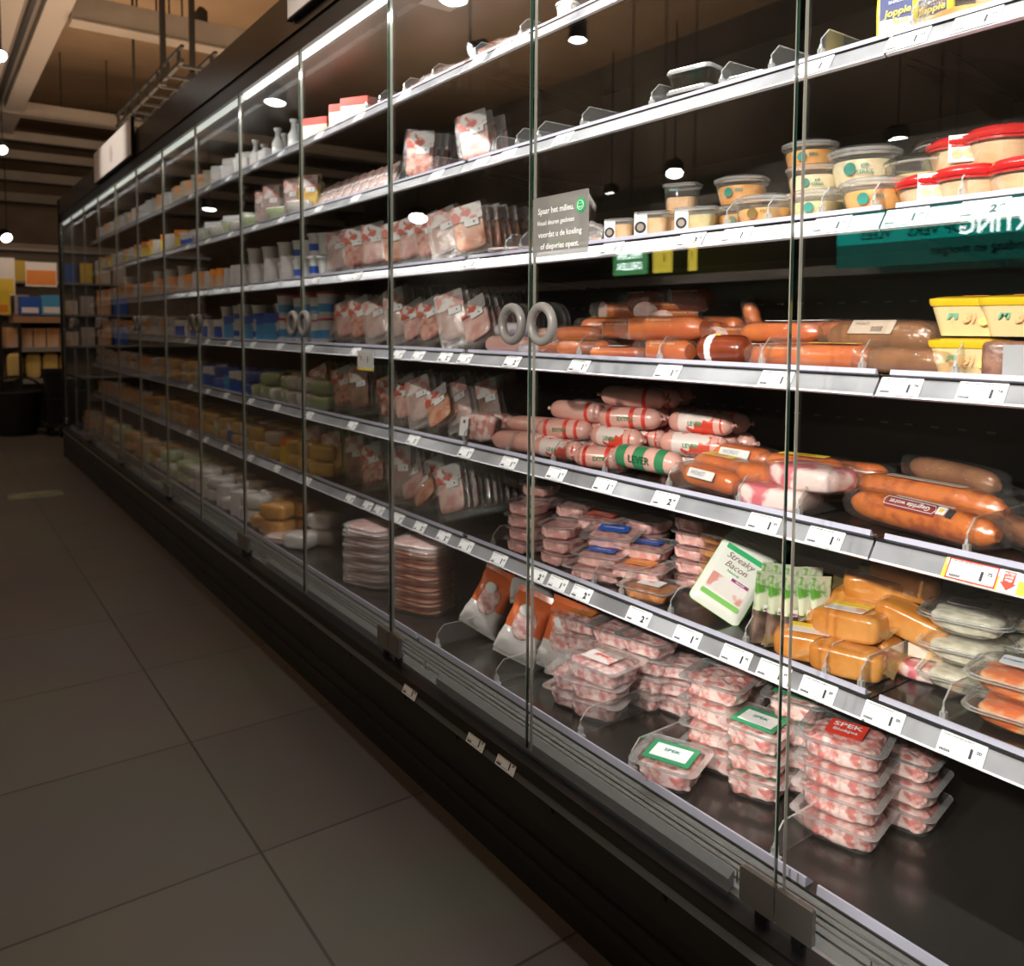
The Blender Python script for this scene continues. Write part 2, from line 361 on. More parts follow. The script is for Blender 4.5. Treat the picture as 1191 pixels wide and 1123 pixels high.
def track_head(x, y, z, lab, aim=(0, 0, -1), r=.055, on=3.0):
    t = link('track_lamp', None, None, lab, 'lamp', None, None, (x, y, z))
    link('ceiling_stem', MB().tube([(0, 0, .06), (0, 0, min(4.4, z+2)-z)], .008, DK, 6).data('ceiling_stem'), t)
    b = MB(); a = Vector(aim).normalized(); p = Vector((0, 0, 0)); q = p-a*.13
    b.tube([tuple(q), tuple(p)], r, DK, 20, cap=False); b.tube([tuple(q+a*.001), tuple(q+a*.004)], r, DK, 20)
    link('lamp_housing', b.data('lamp_housing'), t)
    b = MB(); b.tube([tuple(p-a*.012), tuple(p-a*.008)], r*.9, mat('lamp_lens_%g' % on, (1, 1, 1), .3, emit=(1, .97, .92), es=on), 20)
    link('lamp_lens', b.data('lamp_lens'), t)
for a_, k_ in zip(SPOTS, ('left of the teal sign', 'nearest the camera side', 'facing the second section', 'over the third section', 'lighting the far white sign', 'aimed at the gondola')):
    d = Vector(a_[1])-Vector(a_[0]); track_head(*(Vector(a_[0])-d.normalized()*.02), 'black track spotlight hanging in the aisle, %s, aimed at the cabinet' % k_, d, .06, 8)
for (x, y, z, r, on, l) in [(-1.5, 4.06, 3.0, .085, 26, 'mirrored at the top of the door left of the paper notes'),
    (-1.44, 6.78, 3.0, .09, 22, 'mirrored above the white bottles'), (-2.49, 4.14, 3.0, .06, 28, 'mirrored under the top shelf'),
    (-5.6, 6.2, 2.8, .10, 40, 'mirrored above the small cups'), (-5.7, 7.3, 2.7, .09, 40, 'mirrored above the notice'),
    (-5.6, 3.72, 2.68, .10, 40, 'mirrored between the far tubs, upper one'), (-5.75, 3.45, 2.52, .10, 40, 'mirrored between the far tubs, lower one'),
    (-5.6, 11.8, 2.9, .16, 40, 'mirrored above the leaning ham packs'), (-2.49, 12.5, 2.85, .10, 20, 'mirrored above the far white tubs')]:
    track_head(x, y, z, 'small black ceiling spotlight, '+l, (.35 if x < -5 else .1, -.35 if x < -5 else -.1, -1), r, on)
for (px, py, y, r) in [(1, 66, 7.2, .05), (3, 175, 10.8, .06), (8, 277, 13.8, .08), (2, 40, 7.0, .01)][:3]:
    d = F_ + R_*((px-CX)/FPX) - U_*((py-CY)/FPX); p = CAM+d*(y/d.y)
    track_head(p.x, p.y, p.z, 'round white lit ceiling lamp at the left edge, %s' % {66: 'topmost', 175: 'middle one', 277: 'lowest and farthest'}[py], (.3, -.8, -.6), r, 6)
# cable ladder above the sign, black junction boxes on the beam
b = MB()
for dx in (0, .24): b.box(.60+dx, .625+dx, 6.4, 8.9, 3.08, 3.11, DK); b.box(.60+dx, .625+dx, 6.4, 8.9, 3.19, 3.21, DK)
for k in range(8): b.box(.60, .865, 6.5+k*.33, 6.53+k*.33, 3.08, 3.10, DK); b.box(.60, .625, 6.5+k*.33, 6.52+k*.33, 3.10, 3.2, DK); b.box(.84, .865, 6.5+k*.33, 6.52+k*.33, 3.10, 3.2, DK)
b.box(.60, .64, 7.0, 7.04, 3.06, 4.4, DK); b.box(.825, .865, 7.0, 7.04, 3.06, 4.4, DK); b.box(.71, .73, 8.6, 8.62, 3.1, 4.4, DK)
link('cable_ladder', b.data('cable_ladder'), None, 'black cable ladder hanging behind the white end sign', 'cable ladder')
for px in (93, 237):
    d = F_ + R_*((px-CX)/FPX) - U_*((20-CY)/FPX); X = CAM.x+d.x/d.y*7.45
    link('junction_box', MB().stack([(0, .045, .05, .01), (.10, .045, .05, .01), (.14, .02, .02, .01)], DK).data('junction_box'), None,
         'small black junction box on top of the grey beam, %s one' % ('left' if px == 93 else 'right'), 'junction box', None, None, (X, 7.53, 3.78))

# ------------------------------------------------------------------ refrigerated cabinets
SZ = [1.877, 1.609, 1.345, 1.086, .825, .562]; TRAYZ = .300
DW = .61381
END = Y0+6*PITCHM
sec_name = ['nearest', 'second', 'third', 'fourth', 'fifth', 'sixth', 'farthest']
for k in range(7):
    ya = Y0+(k-1)*PITCHM; yb = ya+PITCHM; g = .002
    cab = link('refrigerated_cabinet', None, None, 'black glass-door refrigerated wall cabinet, %s section of the run' % sec_name[k], 'refrigerator', 'sections of the refrigerated cabinet', None, (0, ya, 0))
    L = PITCHM
    b = MB(); b.box(.70, .76, 0, L, .2, 2.1, BACK)
    b.box(.697, .70, 0, L, .3, 2.05, BACK)
    for z in SZ[1:]:
        for j in range(22): b.box(.694, .698, .03+j*.055, .046+j*.055, z+.13, z+.134, PERF)
    link('back_panel', b.data('back_panel'), cab)
    b = MB(); b.box(-.015, .76, 0, L, 0, .165, KICK); b.box(-.03, .76, 0, L, .166, .262, BUMP); b.box(-.022, -.014, 0, L, .06, .066, BUMP); b.box(-.022, -.014, 0, L, .11, .116, BUMP)
    for yy in (.2, .5, .85, 1.1): b.tube([(-.033, yy, .215), (-.029, yy, .215)], .006, BLACK, 8)
    link('base', b.data('base'), cab)
    b = MB(); b.prism([(-.036, .228), (-.03, .228), (-.014, .262), (-.020, .262)], 0, L, mat('dim_rail', (.10, .10, .10), .3, coat=.4))
    b.box(-.03, .02, 0, L, .262, .268, BLACK); link('outer_price_rail', b.data('outer_price_rail'), cab)
    b = MB(); b.prism([(.012, .268), (.075, .296), (.075, .28), (.012, .25)], 0, L, OLIVE)
    for q in (.035, .055): b.tube([(q, 0, .283+q*.3), (q, L, .283+q*.3)], .0016, STEEL, 6)
    for j in range(6): b.tube([(.03, .1+j*.2, .27), (.03, .1+j*.2, .295)], .0014, STEEL, 6)
    link('air_grille', b.data('air_grille'), cab)
    b = MB(); b.prism([(.008, .268), (.022, .275), (.022, .300), (.008, .290)], .1, L*.82, DIFF3); link('base_light_strip', b.data('base_light_strip'), cab)
    b = MB(); b.box(.075, .70, 0, L, TRAYZ-.03, TRAYZ, SHELF); b.box(.700, .698, 0, L, .2, .3, BACK)
    tr = link('bottom_tray', b.data('bottom_tray'), cab)
    b = MB(); b.prism([(.076, TRAYZ-.012), (.080, TRAYZ+.014), (.084, TRAYZ+.014), (.100, TRAYZ+.001), (.090, TRAYZ-.012)], .01, L-.01, LIP); link('tray_lip', b.data('tray_lip'), tr)
    # canopy with LED diffuser
    b = MB(); b.box(.03, .76, 0, L, 2.035, 2.09, BACK); b.box(-.004, .03, 0, L, 2.03, 2.09, BLACK)
    cn = link('canopy', b.data('canopy'), cab)
    b = MB(); b.prism([(.010, 2.018), (.022, 2.010), (.026, 2.022), (.012, 2.031)], .01, L-.01, DIFF if k < 3 else DIFF2); link('canopy_light_strip', b.data('canopy_light_strip'), cn)
    b = MB(); b.prism([(-.012, 2.090), (-.012, 2.228), (.20, 2.228), (.20, 2.09)], 0, L, mat('dark_fascia', (.025, .018, .013), .22, spec=.6)); link('fascia', b.data('fascia'), cab)
    for i, z in enumerate(SZ):
        b = MB(); b.box(.226, .69, g, L-g, z-.022, z, SHELF)
        b.box(.226, .232, g, L-g, z-.03, z-.022, BLACK)
        for yy in (.02, L-.05): b.prism([(.30, z-.022), (.69, z-.022), (.69, z-.07)], yy, yy+.003, BLACK)
        sh = link('shelf', b.data('shelf'), cab)
        b = MB(); b.prism([(.2095, z-.028), (.226, z-.0035), (.231, z-.006), (.216, z-.032)], g, L-g, RAIL)
        b.prism([(.2075, z-.031), (.2105, z-.0275), (.2165, z-.031), (.213, z-.034)], g, L-g, RAILE)
        b.prism([(.2265, z-.004), (.224, z+.000), (.230, z+.002), (.232, z-.004)], g, L-g, BLACK)
        link('price_rail', b.data('price_rail'), sh)
        b = MB(); b.prism([(.231, z), (.233, z+.010), (.236, z+.010), (.240, z+.0015), (.252, z+.0005), (.252, z)], .012, L-.012, LIP)
        link('front_lip', b.data('front_lip'), sh)
    # two doors
    for d_ in range(2):
        y_ = d_*DW
        hinge_at = y_ if d_ == (0 if (2*(k-1)) % 2 == 1 else 1) else y_
        b = MB(); b.box(-.003, .003, y_+.0075, y_+DW-.0075, .282, 2.07, GLASS)
        dr = link('glass_door', b.data('glass_door'), cab)
        b = MB(); b.box(-.0030, .0035, y_+.0065, y_+.0076, .281, 2.071, GEDGE); b.box(-.0037, -.0030, y_+.0065, y_+.0078, .281, 2.071, GEDGE2); link('edge_trim', b.data('edge_trim'), dr, 'dark ground glass edge')
        b = MB(); b.box(-.0035, .0035, y_+DW-.0076, y_+DW-.0070, .281, 2.071, GEDGE2); link('edge_trim', b.data('edge_trim'), dr, 'bright glass edge')
        # ring handle near the meeting edge, hinge block at the other
        hm = y_+.038 if d_ == 0 else y_+DW-.038
        # door pairs meet in the middle of a section's neighbour: gaps 1,3,5.. carry handles
        gap_lo = 2*(k-1)+d_
        hm = y_+.050 if gap_lo % 2 == 1 else y_+DW-.050
        hh = y_+DW-.032 if gap_lo % 2 == 1 else y_+.032
        zc = 1.165
        for sx in (-1, 1):
            rb = MB(); rb.torus((sx*.014, hm, zc), .034, .0095, RINGM); rb.tube([(sx*.003, hm, zc-.034), (sx*.014, hm, zc-.034)], .006, RINGM, 8)
            if sx == -1: link('ring_handle', rb.data('ring_handle'), dr, 'round grey ring handle')
        b = MB(); b.stack([(0, .027, .031, .004), (.009, .027, .031, .004)], STEEL, tf=T(-.003, hh, .315) @ RY(-90)); b.box(-.004, .012, hh-.008, hh+.008, .262, .29, BLACK)
        link('hinge', b.data('hinge'), dr, 'square satin metal hinge')
# far end panel of the run
b = MB(); b.box(-.02, .76, END, END+.04, 0, 2.228, BLACK); b.box(-.05, -.02, END-.01, END+.05, .17, .27, BLACK)
link('end_panel', b.data('end_panel'), None, 'black end panel closing the far end of the cabinet run', 'panel')

# ------------------------------------------------------------------ signs and notes
def sign(name, lab, y0, y1, z0, z1, x=-.02, m=WHITE, cat='sign'):
    t = link(name, None, None, lab, cat, None, None, (x, (y0+y1)/2, z0)); hw = (y1-y0)/2; h = z1-z0
    b = MB(); b.box(-.012, 0, -hw, hw, 0, h, m); link('panel', b.data('panel'), t)
    b = MB(); b.box(-.014, .004, -hw-.006, -hw, -.005, h+.005, BLACK); b.box(-.014, .004, hw, hw+.006, -.005, h+.005, BLACK); b.box(-.014, .004, -hw, hw, -.006, 0, BLACK); link('frame', b.data('frame'), t)
    return t
SIGNM = mat('sign_white', (.62, .56, .52), .5)
sign('department_sign', 'white rectangular sign on the cabinet canopy, far one with faint emblem', 4.95, 6.15, 2.10, 2.295, m=SIGNM)
t = bpy.data.objects['department_sign']; b = MB(); b.tube([(-.0125, .0, .10), (-.014, .0, .10)], .05, mat('faint_emblem', (.50, .42, .38), .5), 20); link('emblem', b.data('emblem'), t)
sign('department_sign', 'white rectangular sign on the cabinet canopy, near one cut by the top edge', 1.30, 2.57, 2.125, 2.34, m=SIGNM)
# notice on the door glass
t = link('door_notice', None, None, 'grey translucent notice about saving the environment stuck on the door glass', 'notice', None, None, (-.0048, 0, 0))
ya, yb = Yp(622, 0, 260), Yp(687, 0, 260)
cy_, cz_ = (ya+yb)/2, 1.355; hw = (ya-yb)/2
def facing(y, z, x=0): return Matrix(((0, 0, -1, x), (-1, 0, 0, y), (0, 1, 0, z), (0, 0, 0, 1)))
t.location = (-.0045, cy_, cz_)
b = MB(); b.stack([(0, hw, .058, .004), (.0006, hw, .058, .004)], NOTE, tf=facing(0, 0)); link('sheet', b.data('sheet'), t)
b = MB()
for i, (s_, sz) in enumerate([('Spaar het milieu.', .0165), ('Houd deuren gesloten', .0125), ('voordat u de koeling', .0155), ('of diepvries opent.', .0155)]):
    put_text(b, s_, sz, mat('note_white', (.85, .85, .85), .5), facing(.012 if i < 2 else 0, .030-.023*i, -.0009), 1)
link('lettering', b.data('lettering'), t)
b = MB(); f = facing(-hw+.022, .030, -.0011)
b.stack([(0, .0135, .0135, .0135), (.0006, .0135, .0135, .0135)], mat('bright_green', (.01, .42, .13), .4), tf=f, n=8)
b.tube([(0.0085*math.cos(R(a)), .0085*math.sin(R(a)), .0012) for a in range(0, 361, 20)], .0008, WHITE, 6, tf=f, cap=False)
b.tube([(0.0045*math.cos(R(a)), .0045*math.sin(R(a)), .0012) for a in range(200, 341, 20)], .0008, WHITE, 6, tf=f)
b.tube([(-.003, .003, .001), (-.003, .003, .002)], .001, WHITE, 6, tf=f); b.tube([(.003, .003, .001), (.003, .003, .002)], .001, WHITE, 6, tf=f)
link('smiley_badge', b.data('smiley_badge'), t, 'round green smiling badge')
# paper notes taped inside under the canopy
for px, py, lab in [(545, 12, 'pale paper note taped under the canopy, nearer one'), (570, 3, 'pale paper note taped under the canopy, farther one')][:1]:
    link('paper_note', MB().box(-.05, .05, -.14, .14, -.001, 0, mat('aged_paper', (.5, .47, .42), .6)).data('paper_note'), None, lab, 'note', None, None, (.17, 1.86, 2.034))

# ------------------------------------------------------------------ what stands opposite, seen mirrored in the doors
gon = link('gondola_shelving', None, None, 'grey gondola shelving across the aisle seen mirrored in the doors', 'shelving', None, None, (-2.55, 2.6, 0))
b = MB(); b.box(-.04, 0, -2.2, 2.4, 0, 2.0, GREYB); link('back_panel', b.data('back_panel'), gon)
for z in (.15, .55, .95, 1.42, 1.80):
    b = MB(); b.box(0, .42, -2.2, 2.4, z-.03, z, GREYB); b.box(.42, .425, -2.2, 2.4, z-.04, z+.005, mat('beige_strip', (.45, .38, .33), .5)); link('shelf', b.data('shelf'), gon)
def promo(name, lab, y0, y1, z0, z1, m, texts, x=-2.05):
    t = link(name, None, None, lab, 'sign', None, None, (x, (y0+y1)/2, (z0+z1)/2)); hw = (y1-y0)/2; hh = (z1-z0)/2
    b = MB(); b.box(-.01, 0, -hw, hw, -hh, hh, m); link('board', b.data('board'), t)
    b = MB()
    for s_, sz, yy, zz, mm in texts: put_text(b, s_, sz, mm, Matrix(((0, 0, 1, .0015), (1, 0, 0, yy), (0, 1, 0, zz), (0, 0, 0, 1))), 1)
    link('lettering', b.data('lettering'), t)
    b = MB(); b.tube([(-.005, 0, hh), (-.005, 0, 4.4-(z0+z1)/2)], .004, DK, 6); link('hanging_wire', b.data('hanging_wire'), t); return t
TE = mat('teal_added_glow', (.01, .2, .16), .5, emit=(.0, .42, .33), es=2.6)  # glow put into the sign colours so their faint mirror image shows
TE2 = mat('dark_teal_added_glow', (.01, .1, .08), .5, emit=(.01, .16, .12), es=1.4)
WE = mat('white_added_glow', (.8, .8, .8), .5, emit=(.85, 1, .95), es=9)
ds = promo('discount_sign', 'teal discount sign with added glow across the aisle, mirrored in the nearest door', 1.02, 1.93, 1.490, 1.61, TE,
      [('KORTING', .080, -.20, -.030, WE), ('OP VERS', .055, .06, -.030, GROOVE), ('VLEES', .05, .29, -.030, GROOVE)], -2.0)
dl = MB(); dl.box(-.01, 0, -.455, .455, -.150, -.062, TE2); put_text(dl, 'vandaag en morgen', .045, GROOVE, Matrix(((0, 0, 1, .0015), (1, 0, 0, -.1), (0, 1, 0, -.105), (0, 0, 0, 1))), 1)
link('lower_panel', dl.data('lower_panel'), ds, 'darker green lower panel')
promo('promotion_board', 'green and white board across the aisle mirrored above the sausages', 3.20, 3.46, 1.45, 1.60, mat('green_added_glow', (.03, .2, .08), .5, emit=(.10, .34, .12), es=3),  # board colours also given an added glow for the mirror image
      [('FRICAN', .055, 0, .03, WE), ('DELLEN', .055, 0, -.03, WE)], -2.2)
promo('price_board', 'yellow price board across the aisle mirrored above the sausages, left one', 3.02, 3.15, 1.45, 1.60, mat('yellow_added_glow', (.7, .5, .05), .5, emit=(.9, .7, .08), es=3), [('1', .06, -.02, .0, GROOVE)], -2.2)
promo('price_board', 'yellow price board across the aisle mirrored above the sausages, right one', 2.85, 2.90, 1.45, 1.60, MT['yellow_added_glow'], [('1', .05, 0, .0, GROOVE)], -2.2)

# ------------------------------------------------------------------ far end of the aisle
WOODP = mat('light_wood', (.42, .24, .12), .6)
YF = 10.4
d_ = link('display_stand', None, None, 'wooden-topped display stand with goods at the far end of the aisle', 'display', None, None, (.15, YF, 0))
b = MB(); b.box(-.34, .75, .0, .6, 1.17, 1.24, WOODP); b.box(-.36, .75, .4, .6, 1.235, 1.26, WOODP); link('top', b.data('top'), d_)
b = MB(); b.box(-.30, -.27, 0, .6, 0, 1.17, DK); b.box(.70, .73, 0, .6, 0, 1.17, DK); b.box(-.28, .72, .5, .52, 0, 1.17, DK); link('frame', b.data('frame'), d_)
for z in (.90, .55):
    b = MB(); b.box(-.27, .70, .0, .5, z-.05, z, mat('grey_shelf_front', (.30, .29, .28), .5)); link('shelf', b.data('shelf'), d_)
b = MB(); b.box(-.27, .70, .02, .5, .0, .5, DK); link('plinth', b.data('plinth'), d_)
# ================================================================== KINDS OF GOODS
FR = STAND
def pack(key, film, meatm, hd, hw=.056, hh=.085, th=.012, name='sliced_meat_pack', lab=None):
    a = MB(); a.stack([(0, hw, hh, .010), (.0012, hw, hh, .010), (.0022, hw-.006, hh-.008, .010), (th*.8, hw-.010, hh-.012, .012), (th, hw-.014, hh-.018, .012)], film, tf=T(0, 0, hh) @ FR)
    b = MB(); b.blob(hw-.013, hh*.62, th*.33, meatm, e=.4, nu=20, nv=6, amp=.002, fr=60, seed=sum(map(ord, key)) % 9, c=(0, -.012, th*.48), tf=T(0, 0, hh) @ FR)
    c = MB(); c.stack([(th+.0004, hw-.013, hh*.30, .006, (0, hh*.58)), (th+.0009, hw-.013, hh*.30, .006, (0, hh*.58))], hd, tf=T(0, 0, hh) @ FR)
    c.stack([(th+.001, hw*.36, .010, .001, (hw*.2, hh*.18)), (th+.0015, hw*.36, .010, .001, (hw*.2, hh*.18))], WHITE, tf=T(0, 0, hh) @ FR)
    c.box(hw*.30, hw*.36, hh*.15, hh*.22, th+.0016, th+.0020, INK, tf=T(0, 0, hh) @ FR)
    kind(key, name, 'meat pack', [('film', a, None, []), ('meat', b, None, []), ('paper_label', c, None, [])])
pack('pack_ham', FILM, MEAT['ham'], PRINT); pack('pack_pale', FILMW, MEAT['pale'], PRINTP); pack('pack_salami', FILM, MEAT['salami'], PRINT)
pack('pack_brown', FILM, MEAT['brown'], PRINTP, .05, .09); pack('pack_orange', FILM, MEAT['orange'], PRINT, .058, .078)
pack('pack_long', FILMW, MEAT['pale'], PRINTP, .05, .098); pack('pack_yellow', YELF, mat('cheese', (.72, .52, .14), .4, noise_col=(.8, .62, .25), nscale=12), PRINTP, .055, .085, name='sliced_cheese_pack')
# slightly wavy thin slices pack that lies flat
def flatpack(key, m, film, w_=.085, d_=.07):
    a = MB(); a.blob(w_, d_, .0065, film, e=.55, nu=28, nv=6, amp=.006, fr=14, seed=2, c=(0, 0, .0065))
    b = MB(); b.blob(w_*.86, d_*.86, .0048, m, e=.6, nu=24, nv=6, amp=.004, fr=14, seed=2, c=(0, 0, .0065))
    kind(key, 'flat_meat_pack', 'meat pack', [('film', a, None, []), ('meat', b, None, [])])
flatpack('flat_ham', MEAT['ham'], FILMW); flatpack('flat_orange', MEAT['orange'], FILM); flatpack('flat_pale', MEAT['pale'], FILMW)

def prof(L, r, tw=True, n=13):
    pts = []; rad = []
    for i in range(n):
        t = -1+2*i/(n-1); pts.append(t*L/2*(1.0)); rad.append(r*max(.12, (1-abs(t)**7))**.5 if True else r)
    return pts, rad
def sausage(key, L, r, m, band=None, bend=0, wrinkle=True, name='sausage', bands=((-.35, -.15), (.2, .38)), clip=None, text=None, cutend=False):
    ps, rd = prof(L, r, n=21)
    pts = [(x, bend*(1-(2*x/L)**2), r) for x in ps]
    a = MB(); a.tube(pts, rd, m, 18)
    parts = []
    e = MB()
    for s_ in (-1, 1):
        e.tube([(s_*L*.495, bend*.02, r), (s_*(L/2+.004), 0, r), (s_*(L/2+.012), 0, r+.001)], [r*.28, .0025, .006], clip or m, 10)
    parts.append(('twisted_end', e, None, []))
    if band:
        c = MB()
        for (u0, u1) in bands:
            pp = [(L/2*(u0+(u1-u0)*q/4), bend*(1-(u0+(u1-u0)*q/4)**2), r) for q in range(5)]
            c.tube(pp, [r*max(.2, (1-abs(u0+(u1-u0)*q/4)**7))**.5+.0006 for q in range(5)], band, 18, cap=False)
        if text: put_text(c, text[0], text[1], text[2], T(0, -r-.0016, r) @ RX(90), 1)
        parts.append(('printed_band', c, None, []))
    kind(key, name, 'sausage', [('casing', a, None, [])]+parts)
sausage('liver_red', .165, .0265, SAUSP, RED, bands=((-.62, -.5), (.10, .24), (.5, .62)), text=('EXTRA', .014, GREEN))
sausage('liver_white', .165, .0265, SAUSP, WRAPR, bands=((-.55, .8),), clip=MEAT['pork'], text=('LEVER', .014, GREEN))
sausage('liver_plain', .17, .0265, SAUSP, RED, bands=((.4, .52),))
sausage('liver_green', .17, .024, SAUSP, mat('green_wrap', (.04, .24, .10), .35, coat=.5), bands=((-.75, -.45), (-.2, .12), (.45, .7)), text=('LEVER', .02, mat('dark_green_ink', (.01, .10, .04), .5)), clip=FILM)
sausage('liver_long', .24, .028, SAUSP, WRAPR, bands=((.25, .9),), bend=.01)
sausage('boterham', .20, .027, LIVER, None, name='cooked_sausage', clip=FILM)
sausage('boterham_white', .20, .025, mat('pale_casing', (.72, .66, .68), .3, coat=.5, noise_col=(.45, .38, .5), nscale=20), None, name='cooked_sausage', clip=FILM)

def filmed(key, objs, hw, hd, hz, name, cat, extra=None, film=FILM, zc=None, labelp=None):
    "vacuum pack lying flat: one or two sausages (tube specs) in a film with crimped ends"
    parts = []
    f = MB(); f.blob(hw, hd, hz*1.04, film, e=.45, nu=32, nv=10, amp=.004, fr=28, seed=4, c=(0, 0, hz*1.02))
    for s_ in (-1, 1):
        n = 7; vs = []; 
        for i in range(n):
            y = -hd*.9+2*hd*.9*i/(n-1); vs += [(s_*hw*.93, y*.8, hz*1.1), (s_*(hw+.022+.004*(i % 2)), y, hz*.7+.004*math.sin(i*2.2))]
        f.add(vs, [(2*i, 2*i+2, 2*i+3, 2*i+1) for i in range(n-1)], film)
    parts.append(('film', f, None, []))
    for nm, mb in objs: parts.append((nm, mb, None, []))
    if labelp: parts.append(('paper_label',)+labelp)
    kind(key, name, cat, parts)
def bar(L, r, m, y=0, z=None, bend=0, cut=None, n=21, sq=(1, 1)):
    ps, rd = prof(L, r, n=n); a = MB(); a.tube([(x, y+bend*(1-(2*x/L)**2), z if z is not None else r) for x in ps], rd, m, 18, sq=sq)
    return a
def flatlabel(w_, h_, m, z, y=0, x=0, tilt=0, texts=()):
    b = MB(); tf = T(x, y, z) @ RX(tilt); b.stack([(0, w_/2, h_/2, .002), (.0008, w_/2, h_/2, .002)], m, tf=tf)
    for s_, sz, mm, dx, dy in texts: put_text(b, s_, sz, mm, tf @ T(dx, dy, .0014), 1)
    return b
# smoked sausage pair, front one printed
lab1 = MB()
for q, (mm, w0, w1, a0, a1) in enumerate([(mat('maroon_print', (.28, .02, .015), .35, coat=.6), -.050, .045, 22, 80), (WHITE, -.045, .065, 80, 104)]):
    n = 6; r = .0272; vs = []
    for i in range(n+1):
        a = R(a0+(a1-a0)*i/n); vs += [(w0, -r*math.cos(a), .026+r*math.sin(a)), (w1, -r*math.cos(a), .026+r*math.sin(a))]
    lab1.add(vs, [(2*i, 2*i+1, 2*i+3, 2*i+2) for i in range(n)], mm)
ang = 48; lt = T(-.005, -.0282*math.cos(R(ang)), .026+.0282*math.sin(R(ang))) @ RX(90-ang) 
put_text(lab1, 'Gegrilde worst', .0125, WHITE, lt @ RZ(180), 1)
lab1.tube([(-.045, -.008, 0), (.045, -.008, 0), (.049, 0, 0), (.045, .008, 0), (-.045, .008, 0), (-.049, 0, 0), (-.045, -.008, 0)], .0006, WHITE, 6, tf=lt, cap=False)
lab1.box(.051, .066, -.006, .009, -.001, .001, WHITE, tf=lt); lab1.box(.069, .079, -.008, .008, -.001, .001, INK, tf=lt); lab1.box(.055, .062, -.001, .005, .001, .0014, YEL, tf=lt)
filmed('grilled_printed', [('sausage', bar(.27, .026, SAUS))], .148, .034, .027, 'grilled_sausage_pack', 'sausage', labelp=(lab1, 'maroon printed label', []))
filmed('grilled_plain', [('sausage', bar(.27, .026, SAUS, bend=.006)), ], .148, .034, .027, 'grilled_sausage_pack', 'sausage', labelp=(flatlabel(.14, .018, mat('cream_print', (.7, .55, .45), .4), .0535, 0), 'cream strip label', []))
filmed('grilled_short', [('sausage', bar(.20, .022, SAUSB, bend=.006))], .115, .030, .023, 'grilled_sausage_pack', 'sausage')
filmed('smoked_orange', [('sausage', bar(.155, .024, SAUSO, bend=.008))], .095, .034, .024, 'smoked_sausage_pack', 'sausage', labelp=(flatlabel(.075, .018, WHITE, .034, -.0225, tilt=62, texts=(('WORST', .012, GREYINK, -.008, 0),)), 'white label', []))
filmed('smoked_orange_yellow', [('sausage', bar(.155, .024, SAUSO, bend=.008))], .095, .034, .024, 'smoked_sausage_pack', 'sausage', labelp=(flatlabel(.09, .026, YEL, .0485, 0, tilt=0, texts=(('ROOK', .014, RED, 0, 0),)), 'yellow label', []))
filmed('smoked_plain', [('sausage', bar(.15, .024, SAUSO, bend=.01))], .092, .033, .024, 'smoked_sausage_pack', 'sausage')
filmed('smoked_twin', [('sausage', bar(.16, .018, SAUSO, y=-.017, bend=.004)), ('sausage', bar(.16, .018, SAUSO, y=.019, bend=.004))], .095, .044, .019, 'smoked_sausage_pack', 'sausage', labelp=(flatlabel(.05, .06, WHITE, .0385, 0, texts=(('150 g', .012, INK, 0, .01),)), None, []))
filmed('brown_roll', [('sausage', bar(.20, .028, SAUSB))], .118, .036, .029, 'brown_sausage_pack', 'sausage', film=KRAFT, labelp=(flatlabel(.085, .030, WHITE, .047, -.022, tilt=52, texts=(('|||||||', .012, INK, .012, -.004), ('WORST', .008, GREYINK, -.02, .006))), 'white barcode label', []))
filmed('brown_flat', [('sausage', bar(.15, .024, SAUSB))], .105, .036, .024, 'brown_sausage_pack', 'sausage', film=KRAFT)
# cut ring sausage
def cutbar(key, L, r, m, hw=None):
    a = MB(); ps = [(-L/2+L*i/12, 0, r) for i in range(13)]; a.tube(ps, [r*(1 if i < 11 else .96 if i == 11 else .7) for i in range(13)], m, 20)
    lo = lambda y: -L/2+1.15*(r-y)*.8
    a.v = [(max(x, lo(y)), y, z) for x, y, z in a.v]
    e = MB(); cy = [(r*.97*math.cos(t*math.pi/10), r+r*.97*math.sin(t*math.pi/10)) for t in range(20)]
    e.add([(lo(y)-.0008, y, z) for y, z in cy], [tuple(range(20))], CUT, smooth=False); e.add([(lo(y)+.002, y, z) for y, z in cy]+[(lo(y)-.0007, y, z) for y, z in cy], [(i, (i+1) % 20, (i+1) % 20+20, i+20) for i in range(20)], CUT)
    f = MB(); f.blob(L/2+.012, r*1.25, r*1.06, FILM, e=.5, nu=28, nv=8, amp=.004, fr=30, seed=3, c=(0, 0, r*1.04))
    g_ = MB(); put_text(g_, 'Rookworst extra', .011, mat('cream_ink', (.85, .6, .4), .5), T(.01, -r*.72, r+.72*r) @ RX(45), 1)
    kind(key, 'ring_sausage', 'sausage', [('casing', a, None, []), ('cut_face', e, 'pale pink cut face', []), ('film', f, None, []), ('printing', g_, None, [])])
cutbar('cut_long', .26, .029, SAUSO); cutbar('cut_short', .155, .024, SAUSO); cutbar('cut_small', .10, .022, SAUSO)
cutbar('cut_dark', .14, .030, SAUSD)
# salami end with white label
a = bar(.115, .030, SAUSD); l_ = MB(); l_.blob(.03, .031, .031, WHITE, e=1, nu=20, nv=10, c=(-.022, 0, .0302)); l_.box(-.01, .002, -.02, -.012, .058, .0605, YEL)
kind('salami_end', 'salami', 'sausage', [('casing', a, None, []), ('paper_label', l_, 'white paper label', [])])

